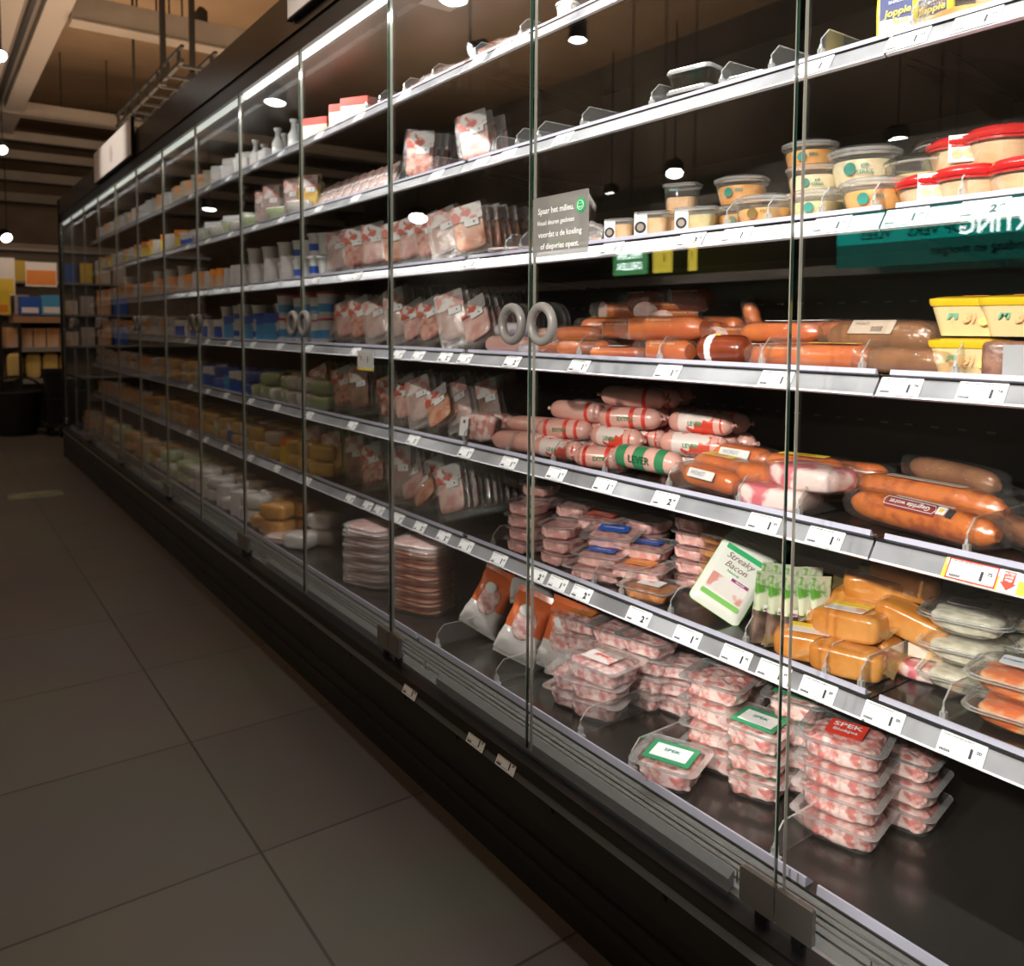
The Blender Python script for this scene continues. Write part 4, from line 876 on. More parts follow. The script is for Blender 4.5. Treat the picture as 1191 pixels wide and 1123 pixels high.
ymid = [60, 150, 260, 430, 590, 790]
for i, l in pc.items():
    for n, (px, a_, b_) in enumerate(l):
        price_card(px, ymid[i], i, a_, b_, 'white price card on the %s rail, %s from the right, price %s %s' % (SN[i], ORD[n], a_, b_))
price_card(1131, 660, 4, '1', '75', 'red-framed promotion price card reading 1 75 with a down arrow', promo=True)
for i in range(6):
    for k in range(7):
        y = Y0+PITCHM+.62+.02*i+k*.36+rnd.random()*.08
        price_card(200+k, 0, i, '1', '89', 'small blurred white price card on the %s rail, %s beyond the hinge line' % (SN[i], ORD[k]), 'far price cards on the %s rail' % SN[i], Y=y)
# cards on the outer rail under the doors
for px, py in ((478, 783), (555, 828), (590, 860)):
    y = Yp(px, -.03, py); o = link('price_card', CARD, None, 'white price card on the outer rail under the doors, %s' % {478: 'left of the hinge pair', 555: 'middle one', 590: 'nearest one'}[px], 'price card')
    up = Vector((.016, 0, .034)).normalized(); rt = Vector((0, -1, 0)); nn = rt.cross(up); m = Matrix((rt, up, nn)).transposed().to_4x4(); m.translation = Vector((-.030, y, .245))+nn*.002; o.matrix_world = m
    link('price_print', cardtext('1', '29', 1), o)
# larger hanging promotion card in the second section, and cards hanging in the far one
o = link('promotion_card', None, None, 'larger white promotion card hanging under the fourth shelf rail in the second section', 'price card', None, None, (.205, Yp(425, .205, 415), SZ[3]-.032), (0, 0, R(-90)))
link('card', MB().box(-.060, .060, -.001, .001, -.044, .020, mat('dim_card', (.60, .58, .56), .5)).data('card'), o)
b = MB(); b.box(-.060, .060, -.0016, -.001, -.044, -.037, YEL); put_text(b, '1', .03, INK, T(.02, -.002, -.008) @ RX(90), 1); tiny(b, .3, -.05, .0, 0); put_text(b, '%', .02, RED, T(-.03, -.002, -.004) @ RX(90), 1); link('price_print', b.data('price_print'), o)

# ---- rows of standing packs: (kind, shelf, px of the front pack, how many, yaw, lean, roll, pitch, depth, text)
rows = [('pack_salami', 1, 487, 8, 42, 8, 2, .024, .06, 'red-topped ham packs'), ('pack_ham', 1, 556, 3, 36, 18, -14, .030, .07, 'leaning shiny packs'),
  ('pack_orange', 2, 464, 6, 36, 16, -12, .022, .05, 'meat packs'), ('pack_ham', 2, 484, 6, 34, 22, -20, .024, .05, 'ham packs'), ('pack_salami', 2, 505, 7, 36, 26, -22, .024, .05, 'salami packs'), ('pack_pale', 2, 524, 7, 36, 22, -20, .024, .05, 'pale packs'),
  ('pack_orange', 2, 551, 11, 36, 14, -14, .024, .04, 'tall front ham packs'),
  ('pack_ham', 2, 438, 5, 34, 16, -12, .022, .05, 'ham packs'), ('pack_salami', 2, 416, 5, 34, 16, -12, .022, .05, 'red packs'), ('pack_pale', 2, 396, 5, 34, 16, -12, .022, .05, 'pale packs'), ('pack_ham', 2, 376, 5, 34, 16, -12, .022, .05, 'pink packs'),
  ('pack_long', 3, 466, 8, 32, 18, -18, .022, .05, 'pale slice packs'), ('pack_ham', 3, 486, 7, 32, 34, -30, .022, .05, 'ham packs'), ('pack_salami', 3, 506, 7, 32, 30, -26, .022, .05, 'low red packs'), ('pack_pale', 3, 534, 11, 32, 18, -20, .024, .04, 'tilted front pale packs'), ('pack_ham', 3, 560, 7, 32, 34, -30, .024, .05, 'ham packs by the pink sausage'),
  ('pack_pale', 3, 442, 6, 32, 22, -20, .022, .05, 'pale packs'), ('pack_salami', 3, 424, 6, 32, 18, -20, .022, .05, 'red packs'), ('pack_ham', 3, 406, 6, 32, 24, -22, .022, .05, 'pink packs'), ('pack_pale', 3, 388, 6, 32, 18, -20, .022, .05, 'whitish packs'), ('pack_long', 3, 370, 6, 32, 16, -14, .022, .05, 'tall pale packs'),
  ('pack_salami', 4, 458, 7, 32, 28, -26, .024, .05, 'red meat packs'), ('pack_ham', 4, 476, 7, 32, 30, -26, .024, .05, 'ham packs'), ('pack_pale', 4, 494, 8, 32, 26, -24, .024, .05, 'pale packs'), ('pack_pale', 4, 540, 6, 30, 30, -30, .026, .10, 'brownish shiny packs'), ('pack_orange', 4, 515, 10, 30, 38, -36, .026, .05, 'orange slice packs'),
  ('pack_brown', 4, 420, 7, 32, 12, -10, .020, .05, 'dark salami packs'), ('pack_salami', 4, 402, 6, 32, 20, -20, .022, .05, 'red packs'), ('pack_yellow', 4, 376, 7, 32, 24, -26, .022, .05, 'yellow cheese packs'), 
  ('pack_long', 5, 468, 12, 32, 6, -4, .020, .04, 'upright pink-topped packs'), ('pack_ham', 5, 484, 6, 32, 26, -24, .024, .05, 'low red packs'), ('pack_salami', 5, 512, 6, 32, 28, -26, .024, .09, 'red-labelled packs'), ('pack_orange', 5, 497, 7, 30, 42, -42, .024, .05, 'tilted packs'), ('pack_ham', 5, 530, 12, 32, 22, -20, .024, .045, 'hooked-corner packs'),
  ('pack_salami', 5, 436, 7, 32, 22, -20, .022, .05, 'red packs'), ('pack_brown', 5, 414, 6, 32, 14, -10, .020, .05, 'brown packs'), ('pack_yellow', 5, 388, 6, 32, 18, -16, .022, .05, 'yellow packs'), ('pack_pale', 5, 364, 5, 32, 18, -16, .022, .05, 'whitish packs')]
cnt = {}
for key, i, px, n, yaw, lean, roll, pit, dep, txt in rows:
    lab = '%s in a row on the %s, front one near the %s door gap' % (txt.replace('packs', 'pack'), SN[i], 'second' if px > 455 else 'third')
    X0 = .240+dep
    sing = txt.replace('packs', 'pack')
    where = 'middle door' if px > 455 else 'door beyond the hinge line'
    for q in range(n):
        X = X0+q*pit
        y = Yp(px, X0, 400)+.004*math.sin(q*2.3)
        e = 0 if q == 0 else (rnd.random()-.5)
        place(key, '%s, %s in its row, %s, %s' % (sing, ORD[q] if q else 'front one', SN[i], where), (X, y, zof(i)+.001), yaw+e*8, lean+e*5, roll+e*5, '%s on the %s, %s' % (txt, SN[i], where), 1.06-.06*abs(e))

# ---- top shelf
for n, px in enumerate((478, 490, 500, 512, 524, 536, 566, 578, 590, 600)):
    for q in range(2): put('pack_pale' if n % 3 else 'pack_orange', 0, px, .03+.02*(n % 2), 'meat pack lying low on the top shelf, %s from the left, %s' % (ORD[n], ['lower', 'upper'][q]), yaw=n*11 % 40, lean=62, dz=.004+.020*q, group='packs lying on the top shelf, middle door')
put('pot_plain', 0, 660, .05, 'white round pot lying at the top edge between two clear dividers', yaw=30, scale=.75)
for n, px in enumerate((372, 404, 418)): put('carton_redwhite', 0, px, .04, 'red-topped cream carton on the top shelf, %s of the three' % ['leftmost', 'middle', 'rightmost'][n], yaw=30, group=None, scale=1.05)
for n, (px, dp) in enumerate([(296, .04), (306, .10), (322, .04), (330, .10), (341, .04), (347, .09), (309, .16)]):
    put('white_bottle', 0, px, dp, 'white dressing bottle on the top shelf, %s of the white bottles' % ORD[n], group='white bottles on the top shelf')
for n, px in enumerate((286, 298, 308)): put('carton_white', 0, px, .02, 'low white carton in front of the white bottles, %s' % ['left', 'middle', 'right'][n], scale=(1, .6, .55))

# ---- second shelf
put('sauce_bottle', 1, 1040, .045, 'yellow sauce bottle with navy label on the second shelf, front left one', yaw=22, lean=0, scale=1.02)
put('sauce_bottle', 1, 1080, .075, 'yellow sauce bottle with navy label behind the low orange tub', yaw=18)
put('sauce_bottle', 1, 1052, .13, 'yellow sauce bottle in the back row on the second shelf', yaw=18)
put('yellow_sachet', 1, 1003, .06, 'yellow sachet lying left of the sauce bottles', yaw=15)
put('tub_joppie', 1, 1118, .060, 'clear tub of orange spread in front of the yellow bottles', dz=0)
put('frosted_bowl', 1, 1182, .095, 'pale lidded bowl at the right edge of the second shelf')
put('dark_box', 1, 812, .08, 'clear lidded dark box, lower of the stacked pair on the second shelf', yaw=8, scale=1.0)
put('dark_box', 1, 812, .08, 'clear lidded dark box on top of the stacked pair', yaw=10, dz=.041)
put('dark_box', 1, 878, .08, 'single clear lidded dark box between two dividers', yaw=8, scale=.85)
put('dark_box', 1, 908, .13, 'low clear lidded box behind a divider near the first hinge line', yaw=8, scale=.8)
put('blue_sachet', 1, 606, .06, 'sky-blue sachet lying behind the dividers on the second shelf', yaw=10)
put('clear_bag', 1, 684, .03, 'small pinkish crumpled bag at a divider on the second shelf', scale=.4)
for n, px in enumerate((446, 436, 426, 416, 406, 396, 386, 376)):
    put('pack_pale', 1, px, .05, 'pinkish pack leaning low on the second shelf, %s left of the hinge line' % ORD[n], yaw=32, lean=50, roll=-20, group='low pinkish packs on the second shelf')
put('pack_yellow', 1, 357, .05, 'yellow pack standing on the second shelf, the only yellow one there', yaw=40, lean=8)
put('pack_orange', 1, 344, .05, 'red-cornered pack beside the yellow pack on the second shelf', yaw=36, lean=30)

# ---- third shelf (near section)
put('bacon_green', 2, 655, .045, 'pale pack standing behind the door notice', yaw=15, lean=4, scale=.78)
for q in range(7): put('pack_pale', 2, 664+q*1.5, .075+.022*q, 'grey-edged pack behind the door notice, %s from the front' % ORD[q], yaw=15, lean=6, group='packs behind the door notice', scale=.85)
put('clear_bag', 2, 693, .035, 'crumpled clear bag with a bit of meat beside the notice', yaw=20, scale=.85)
put('cup_small_l', 2, 724, .040, 'small square cup with portrait label, left one of the pair', yaw=24)
put('cup_small_l', 2, 762, .040, 'small square cup with portrait label, right one of the pair', yaw=24, scale=(1.12, 1.1, 1.08))
put('cup_small', 2, 790, .085, 'small cup half hidden behind the squat jar', yaw=24)
put('jar_squat_l', 2, 812, .045, 'wide square cup of olive-toned spread with portrait label', yaw=24)
put('cup_small', 2, 793, .105, 'cup supporting the tall hummus cup', yaw=24, scale=(1.1, 1.1, .7))
put('cup_tall', 2, 793, .105, 'tall clear cup of hummus raised behind the squat cup', yaw=24, dz=.041, scale=1.05)
put('cup_tall', 2, 802, .17, 'clear cup behind the tall hummus cup', yaw=24, scale=.9)
put('tub_spread', 2, 864, .10, 'tub of orange spread, lower of the stack right of the cups', yaw=26, scale=.95)
put('tub_spread', 2, 862, .10, 'tub of orange spread on top of its stack right of the cups', yaw=20, dz=.056, scale=.95)
put('tub_orange', 2, 892, .055, 'wide tub of orange spread in front of the stack', yaw=22, scale=1.05)
for q, l in enumerate(('bottom', 'middle', 'top')):
    put('tub_chicken' if q != 1 else 'tub_big', 2, [938, 946, 950][q], .11+.006*q, 'tub of chicken curry spread, %s of the stack at the first hinge line' % l, yaw=[10, 28, 26][q], dz=[0, .052, .112][q] if q < 2 else .052, scale=[.92, .80, .86][q]) if q < 2 else put('tub_spread', 2, 940, .13, 'tub topping the stack at the first hinge line', yaw=30, dz=.108, scale=.9)
put('tub_smokyl', 2, 950, .055, 'low tub of olive-toned spread in front of the hinge-line stack', yaw=30, scale=.92)
put('tub_chicken', 2, 1002, .13, 'cream tub with teal badge, lower of its stack', yaw=26, scale=1.05)
put('tub_chicken', 2, 1003, .13, 'big cream tub with teal badge raised above its neighbours', yaw=20, dz=.062, scale=(1.08, 1.08, 1.15))
put('tub_spread', 2, 1018, .060, 'tub of orange spread in front of the raised cream tub', yaw=22, scale=1.02)
put('tub_dark', 2, 1070, .13, 'clear-lidded tub with smoky lid behind the red-lidded tubs', yaw=20, scale=1.0)
put('tub_dark', 2, 1072, .13, 'smoky-lidded tub stacked above another', yaw=20, dz=.05)
put('tub_dark', 2, 1110, .19, 'dark-lidded tub at the back above the red lids', yaw=20, dz=.078, scale=1.1)
put('tub_red_l', 2, 1083, .060, 'red-lidded tub with white sleeve, front left one', yaw=26, scale=.88)
put('tub_red', 2, 1128, .060, 'red-lidded tub in front of the stack, lower middle', yaw=22, scale=.95)
put('tub_red_l', 2, 1118, .135, 'red-lidded tub with white sleeve in the upper tier', yaw=24, dz=.064, scale=.92)
put('tub_red', 2, 1112, .135, 'red-lidded tub, bottom tier behind the front ones', yaw=10, scale=.92)
put('tub_red', 2, 1162, .135, 'red-lidded tub in the upper tier at the right edge', yaw=24, dz=.064, scale=1.0)
put('tub_red', 2, 1160, .135, 'red-lidded tub, bottom tier at the right', yaw=14, scale=.96)
put('tub_red', 2, 1196, .060, 'red-lidded tub cut off by the right edge of the photo', yaw=10, scale=.95)
put('flat_pale', 2, 607, .06, 'flat pack lying behind the second door gap on the third shelf', yaw=20, dz=.01)

# ---- fourth shelf: sausages
Z3 = 'on the fourth shelf'
for key, px, dp, yaw, dz, sc_, l, le in [
    ('boterham', 592, .035, 4, 0, .9, 'pink cooked sausage lying under the left grey ring', 0),
    ('boterham_white', 600, .075, 4, .042, .85, 'whitish wrapped sausage lying above the pink one', 0),
    ('boterham', 650, .12, 20, .03, .75, 'pink sausage behind the right grey ring', 0),
    ('boterham', 664, .17, 10, .03, .75, 'pink sausage at the back behind the ring', 0),
    ('boterham_white', 628, .05, 30, .0, .6, 'pale sausage end below the right grey ring', 0),
    ('cut_short', 640, .040, 2, 0, .75, 'orange sausage piece lying just right of the ring', 0),
    ('smoked_orange_yellow', 678, .045, 26, .0, .9, 'orange smoked sausage pack with yellow label near the second gap', 0),
    ('smoked_plain', 672, .10, 12, .032, .9, 'orange smoked sausage pack lying over the yellow-labelled one', 0),
    ('cut_short', 718, .11, 8, .045, .85, 'ring sausage piece with pale cut face, left middle', 0),
    ('cut_long', 768, .075, 3, .044, .92, 'long ring sausage with pale cut face lying in front', 0),
    ('cut_short', 773, .035, -3, 0, .98, 'ring sausage piece below the long one', 0),
    ('smoked_twin', 720, .05, 30, 0, .8, 'smoked sausage pack under the long ring sausage', 0),
    ('salami_end', 843, .045, 8, 0, 1.0, 'dark salami end with white and yellow label', 0),
    ('smoked_plain', 780, .16, 24, .045, .9, 'orange sausage pack in the pile behind the long ring sausage', 0),
    ('cut_short', 815, .13, -10, .045, .85, 'orange ring piece lying behind the salami end', 0),
    ('cut_small', 848, .13, 60, .035, .95, 'short orange sausage pointing out of the pile', 0),
    ('cut_dark', 745, .22, -14, .108, 1.0, 'dark red ring piece on top of the pile, left', 0),
    ('cut_small', 764, .18, 70, .088, 1.05, 'round orange sausage end on top of the pile, centre', 0),
    ('cut_dark', 795, .24, 10, .108, 1.0, 'dark red ring piece on top of the pile, right', 0),
    ('cut_small', 785, .17, 60, .070, 1.0, 'round orange sausage end right of the centre one', 0),
    ('smoked_plain', 800, .20, 10, 0, 1, 'orange sausage pack at the bottom of the back pile', 0),
    ('smoked_plain', 745, .17, -5, 0, 1, 'orange sausage pack at the bottom left of the back pile', 0),
    ('smoked_plain', 868, .23, 30, .07, .75, 'upright red sausage pack standing alone at the back', 75),
    ('smoked_twin', 914, .15, 4, .045, 1.1, 'twin sausage pack with white barcode label, upper one', 0),
    ('smoked_twin', 900, .09, 2, .0, 1.1, 'twin sausage pack lying under the barcode pack', 0),
    ('cut_short', 912, .045, 2, 0, .9, 'orange sausage lying in front at the first hinge line', 0),
    ('smoked_orange_yellow', 972, .045, 4, 0, .98, 'orange sausage pack with yellow label right of the hinge line', 0),
    ('brown_roll', 1022, .11, -4, .03, .98, 'brown wrapped sausage with white barcode label', 0),
    ('smoked_plain', 985, .12, 12, 0, .9, 'sausage pack beneath the brown wrapped one', 0),
    ('brown_flat', 1052, .045, -8, 0, .9, 'brown vacuum sausage lying in front of the barcode roll', 0),
    ('smoked_orange_yellow', 705, .16, 18, .052, .95, 'yellow-labelled sausage pack high in the left of the pile', 0),
    ('smoked_twin', 690, .20, 30, .02, .9, 'twin sausage pack at the left back of the pile', 0),
    ('smoked_plain', 835, .19, -16, .05, 1.0, 'orange sausage pack sloping down at the right of the pile', 0),
    ('cut_short', 725, .24, 26, .09, 1.05, 'ring piece pointing left on top of the pile', 0),
    ('smoked_twin', 815, .25, 10, .04, 1.0, 'twin sausage pack at the back right of the pile', 0),
    ('smoked_twin', 770, .25, 0, .04, 1.0, 'twin sausage pack at the back centre of the pile', 0),
    ('smoked_twin', 955, .17, 0, .05, 1.0, 'twin sausage pack behind the first hinge line', 0),
    ('smoked_plain', 940, .10, 2, .0, 1.0, 'sausage pack under the twin packs at the hinge line', 0),
    ('cut_dark', 985, .24, 8, .03, 1, 'dark sausage in shiny film at the back', 0),
    ('cut_dark', 1040, .26, -6, .03, 1, 'dark sausage in shiny film at the back right', 0)]:
    put(key, 3, px, dp, l, yaw=yaw, dz=dz, scale=sc_, roll=le)
for n, (px, dz, l) in enumerate([(1135, 0, 'lower left'), (1135, .063, 'upper left'), (1195, .063, 'upper right')]):
    put('box_yellow', 3, px, .070, 'yellow-lidded cream salad box, %s of the stack' % l, yaw=18, dz=dz, scale=1.0)
put('dark_block', 3, 1188, .060, 'brown pate block with barcode label under the right yellow box', yaw=18, scale=.95)
for n, px in enumerate((930, 950, 990, 1012, 1030, 1060, 900)):
    put('clear_bag', 3, px, .30, 'crumpled shiny film pack at the back of the fourth shelf, %s in order' % ORD[n], yaw=n*40, group='film packs at the back of the fourth shelf', scale=1.1)

# ---- fifth shelf: heap of liver sausages
sa = ['liver_white', 'liver_red', 'liver_white', 'liver_white', 'liver_plain']
heap = []
for c_, (yc, n0, lay) in enumerate([(1.60, 5, 3), (1.415, 6, 4), (1.245, 4, 3)]):
    for L_ in range(lay):
        for q in range(n0-L_):
            heap.append((c_, L_, q, (.300 if c_ != 2 else .365)+.028*L_+q*.056, yc+.012*math.sin(q*3+L_*2+c_), .0465*L_))
for n, (c_, L_, q, X, y, dz) in enumerate(heap):
    if c_ == 2 and q == 0 and L_ == 0: continue
    key = sa[(n*3+L_) % 5]
    col = ['left column near the door gap', 'middle column', 'right column'][c_]
    place(key, '%s in the fifth shelf heap, %s, %s, %s from the front' % ({'liver_white': 'red and white liver sausage', 'liver_red': 'red-banded liver sausage', 'liver_plain': 'plain pink liver sausage'}[key], col.split(' near')[0], ['bottom layer', 'second layer', 'third layer', 'top layer'][L_], ORD[q]), (X, y, SZ[4]+.001+dz), 10+12*math.sin(n*1.7), 0, 2*math.sin(n), 'liver sausages of the heap', .97)
place('liver_long', 'long curved pink sausage lying at the front left of the heap', (.285, 1.71, SZ[4]+.001), 14, 0, 0, None, 1)
place('liver_long', 'pink sausage bending over the front left of the heap', (.34, 1.73, SZ[4]+.045), 20, 0, 0, None, .85)
put('liver_plain', 4, 708, .16, 'pink sausage with red sealing ribbon on the right of the heap', yaw=-8, dz=.09)
put('liver_green', 4, 752, .045, 'green-printed liver sausage lying alone before the heap', yaw=4, dz=.018, scale=1.12)
put('liver_green', 4, 812, .26, 'green-printed sausage end at the back right of the heap', yaw=-30, dz=.03, scale=.9)
put('cut_dark', 4, 775, .27, 'large dark red sausage with clear tie at the back of the heap', yaw=30, dz=.07, scale=1.0)
for key, px, dp, yaw, dz, sc_, l in [
    ('smoked_orange_yellow', 838, .115, -8, .018, 1.0, 'orange smoked sausage pack with yellow label at the back left'),
    ('smoked_orange', 826, .055, -10, .002, 1.05, 'orange smoked sausage pack with white label at the front left'),
    ('smoked_orange', 862, .165, -2, .035, 1.05, 'orange smoked sausage pack with white label, upper one'),
    ('smoked_plain', 868, .15, 5, 0, 1.0, 'orange smoked sausage pack under the upper one'),
    ('smoked_plain', 893, .075, -5, .020, 1.05, 'orange smoked sausage pack partly under the bacon'),
    ('smoked_orange_yellow', 935, .16, 10, .035, 1.05, 'curved orange sausage pack behind the bacon slabs'),
    ('bacon_slab', 908, .055, 5, 0, 1.0, 'pink bacon slab in film, lower one'),
    ('bacon_slab', 945, .075, -6, .042, 1.0, 'pink bacon slab in film, upper one'),
    ('smoked_plain', 990, .23, 30, .03, .9, 'single orange sausage pack at the back'),
    ('grilled_printed', 1072, .065, -12, .004, 1.0, 'grilled sausage with maroon printed label lying upside down at the front'),
    ('grilled_plain', 1078, .135, -6, .024, 1.0, 'grilled sausage with cream strip label behind the front one'),
    ('grilled_short', 1108, .22, -26, .055, 1.05, 'grilled sausage lying askew at the back'),
    ('grilled_short', 1075, .21, -6, .0, 1.05, 'brown sausage pack under the askew one'),
    ('grilled_short', 1168, .14, -30, .0, 1.05, 'brown sausage pack at the right edge of the fifth shelf')]:
    put(key, 4, px, dp, l, yaw=yaw, dz=dz, scale=sc_, roll=-6 if 'grilled_p' in key and False else 0)
put('diced_pouch', 4, 556, .050, 'pouch of diced bacon with small white label on the fifth shelf', yaw=18, lean=12, scale=1.15)
put('diced_pouch', 4, 575, .12, 'pouch of diced bacon behind the front pouch', yaw=18, lean=20, scale=1.1)
for n in range(9): put('pack_brown', 4, 575+n*3, .14+.03*n, 'greenish-brown pack above the diced bacon, %s from the left' % ORD[n], yaw=30, lean=20, roll=-20, group='packs above the diced bacon')

# ---- sixth shelf
for st, (px, dp, n, l) in enumerate([(612, .055, 4, 'at the second door gap, front'), (628, .13, 5, 'behind the front stack'), (652, .06, 3, 'right of the gap')]):
    for q in range(n): put('tray_round', 5, px+q % 2*2, dp, 'tub of chopped pink meat in the stack %s, layer %s' % (l, ['bottom', 'second', 'third', 'fourth', 'top'][q]), yaw=q*13 % 30, dz=.034*q, scale=1.05)
for q in range(4): put('tray_round', 5, 668, .14, 'tub of chopped pink meat in the stack behind the blue-labelled box, layer %s' % ['bottom', 'second', 'third', 'top'][q], yaw=q*17 % 30, dz=.034*q, scale=1.05)
put('tray_blue', 5, 700, .065, 'chopped meat box with blue label, lower one', yaw=24, dz=.031, scale=.95)
put('tray_orangelabel', 5, 700, .065, 'wide chopped meat tray with orange label at the front', yaw=20, dz=0, scale=1.1)
put('tray_blue', 5, 714, .12, 'chopped meat box with blue label on top of the pile', yaw=28, dz=.070, lean=-8, scale=1.05)
put('tray_redlabel', 5, 700, .15, 'chopped meat box with red label at the top left', yaw=20, dz=.085, scale=1.05)
put('tray_redlabel', 5, 712, .15, 'chopped meat box below the red-labelled one', yaw=20, dz=.040, scale=1.05)
put('tray_orangelabel', 5, 745, .09, 'chopped meat tray with orange label right of the blue one', yaw=24, dz=.025, scale=1.0)
put('tray_blue', 5, 752, .15, 'chopped meat box with dark blue label behind', yaw=20, dz=.05, scale=1.0)
for q in range(3): put('tray_round', 5, 752, .22, 'tub of rolled pale meat in the back middle stack, %s layer' % ORD[q], yaw=q*21 % 40, dz=.034*q+.02, scale=1.15)
for q in range(5): put('tray_round', 5, 808, .20, 'tub of rolled pale meat in the back right stack, %s layer' % ORD[q], yaw=q*21 % 40, dz=.033*q, scale=1.0)
put('tray_shawarma', 5, 758, .055, 'chicken strip tray with white label at the front', yaw=16, scale=1.0)
for q in range(3): put('tray_shawarma_plain', 5, 842, .21, 'orange chicken strip tray behind the green bacon packs, %s layer' % ORD[q], yaw=8, dz=.032*q+.05, scale=.95)
put('tray_shawarma_plain', 5, 836, .21, 'orange chicken strip tray at the bottom behind the green packs', yaw=8, dz=.018, scale=.95)
for q in range(6): put('bacon_green', 5, 828+q*4, .045+.021*q, 'green and white streaky bacon pack, front one' if q == 0 else 'green and white bacon pack leaning %s behind the front one' % ORD[q-1], yaw=30, lean=37-q*1.5, roll=28, scale=.94, group='streaky bacon packs')
for q, (px, dp) in enumerate([(884, .030), (902, .040), (919, .055), (935, .075), (952, .095), (890, .085), (906, .10), (922, .11), (940, .13)]):
    put('snack', 5, px, dp, 'green and brown snack sachet beside the bacon packs, %s row, %s from the left' % (['front', 'back'][q > 4], ORD[q % 5]), yaw=68, lean=4, roll=8-2*q % 5, group='snack sachets on the sixth shelf', scale=.98)
for key, px, dp, yaw, dz, lean, roll, l in [
    ('block_label', 943, .050, 28, 0, 0, 0, 'orange smoked chicken block, front left'),
    ('block_plain', 988, .045, 18, 0, 0, 0, 'orange smoked chicken block, front right at the divider'),
    ('block_label', 990, .085, 6, .048, 0, -4, 'orange smoked chicken block with yellow and picture label on top'),
    ('block_plain', 1010, .13, -10, .005, 0, 0, 'orange block behind the front right one'),
    ('block_plain', 980, .14, 70, .05, -10, -28, 'orange block standing slanted at the left of the pile'),
    ('block_plain', 1005, .16, -4, .055, 0, 0, 'orange block in the middle of the pile'),
    ('block_label', 1022, .18, 30, .095, 0, 0, 'orange block with yellow and red label at the back'),
    ('block_plain', 1058, .15, 10, .06, 0, 14, 'orange block at the right of the pile'),
    ('block_plain', 1048, .20, 20, .11, 0, 8, 'orange block on top at the right')]:
    put(key, 5, px, dp, l, yaw=yaw, dz=dz, lean=lean, roll=roll, scale=1.0)
put('bacon_slab', 5, 1078, .14, 'reddish meat pack between orange blocks and salad boxes', yaw=10, scale=.6)
put('carton_redwhite', 5, 1080, .16, 'small dark printed pack beside the white salad boxes', yaw=20, dz=.03, scale=.5)
for q in range(3): put('clam_white', 5, 1128, .150, 'clear box of creamy white salad, %s of the stack' % ['bottom', 'middle', 'top'][q], yaw=14, dz=.050*q, scale=.90)
for q in range(2): put('clam_white', 5, 1176, .235, 'clear box of creamy white salad in the back stack, %s' % ['lower', 'upper'][q], yaw=14, dz=.05*q+.05, scale=.90)
for q in range(2): put('clam_orange', 5, 1196, .085, 'clear box of orange salad, %s one at the right edge' % ['lower', 'upper'][q], yaw=10, dz=.050*q, scale=.92)

# ---- bottom tray
for st, (px, dp, n, k_) in enumerate([(494, .12, 18, 'flat_orange'), (438, .11, 17, 'flat_ham'), (470, .25, 16, 'flat_pale')]):
    for q in range(n):
        put(k_ if q < n-2 else 'flat_ham', 6, px, dp+.003*math.sin(q*2), 'thin flat slice pack in the %s stack on the bottom tray, %s from below' % (['right', 'left', 'back'][st], ORD[q]), yaw=20+8*math.sin(q*1.9), dz=.0115*q, group='flat slice packs, %s stack' % ['right', 'left', 'back'][st], scale=1.2)
for px, dp, yaw, lean, roll, dz, l in [(556, .115, 30, 20, 22, .012, 'orange and white meat bag leaning at the left'), (598, .09, 30, 24, 16, .012, 'orange and white meat bag leaning in front of the door gap'),
                                   (648, .14, 20, 16, 8, .012, 'orange and white meat bag right of the door gap'), (618, .20, 60, 66, 0, .13, 'orange bag with white panel lying on top of the others')]:
    put('bag_orange', 6, px, dp, l, yaw=yaw, lean=lean, roll=roll, dz=dz, scale=.92)
st = [(672, .09, 2, 'tray_mince', 'front left'), (698, .10, 3, 'tray_mince_p', 'front with the pink label'), (676, .19, 4, 'tray_mince_o', 'back left'), (716, .20, 4, 'tray_mince', 'middle'), (752, .22, 4, 'tray_mince', 'right'), (790, .26, 3, 'tray_mince', 'far right')]
for px, dp, n, k_, l in st:
    for q in range(n):
        put(k_ if (q == n-1 or k_ == 'tray_mince') else 'tray_mince', 6, px+q, dp, 'tray of diced pink meat in the %s stack, %s from below' % (l, ORD[q]), yaw=18+10*math.sin(q*2+px), dz=.0405*q, scale=1.08 if k_ != 'tray_mince_p' or q == n-1 else 1.2)
for q in range(2): put('tray_spek_green', 6, 782, .030, 'green-labelled diced bacon tray lying lowest in front, %s' % ['lower', 'upper'][q], yaw=22, dz=.035*q-.0, scale=1.1) if q == 0 else None
for st_, (px, dp, n, top, l) in enumerate([(838, .150, 4, 'tray_spek', 'left stack'), (884, .135, 3, 'tray_spek_green', 'front stack'), (864, .255, 4, 'tray_spek', 'back stack'), (931, .215, 4, 'tray_spek_green', 'stack right of the door gap')]):
    for q in range(n): put(top if q == n-1 else ('tray_spek_green' if st_ in (1, 3) else 'tray_spek'), 6, px, dp+.004*math.sin(q*3), 'tray of diced bacon in the green-labelled group, %s, %s' % (l, 'top one' if q == n-1 else '%s from below' % ORD[q]), yaw=16+6*math.sin(q*2+st_), dz=.0445*q, scale=1.02)
for q in range(4): put('tray_spek_red', 6, 986, .150, 'diced bacon tray with red SPEK label, %s' % ['bottom of the stack', 'second from below', 'third from below', 'top of the stack'][q], yaw=12+2*q, dz=.0450*q)
for q in range(3): put('tray_spek', 6, 1055, .27, 'diced bacon tray behind the red-labelled stack, %s' % ['bottom', 'middle', 'top'][q], yaw=10, dz=.0445*q)

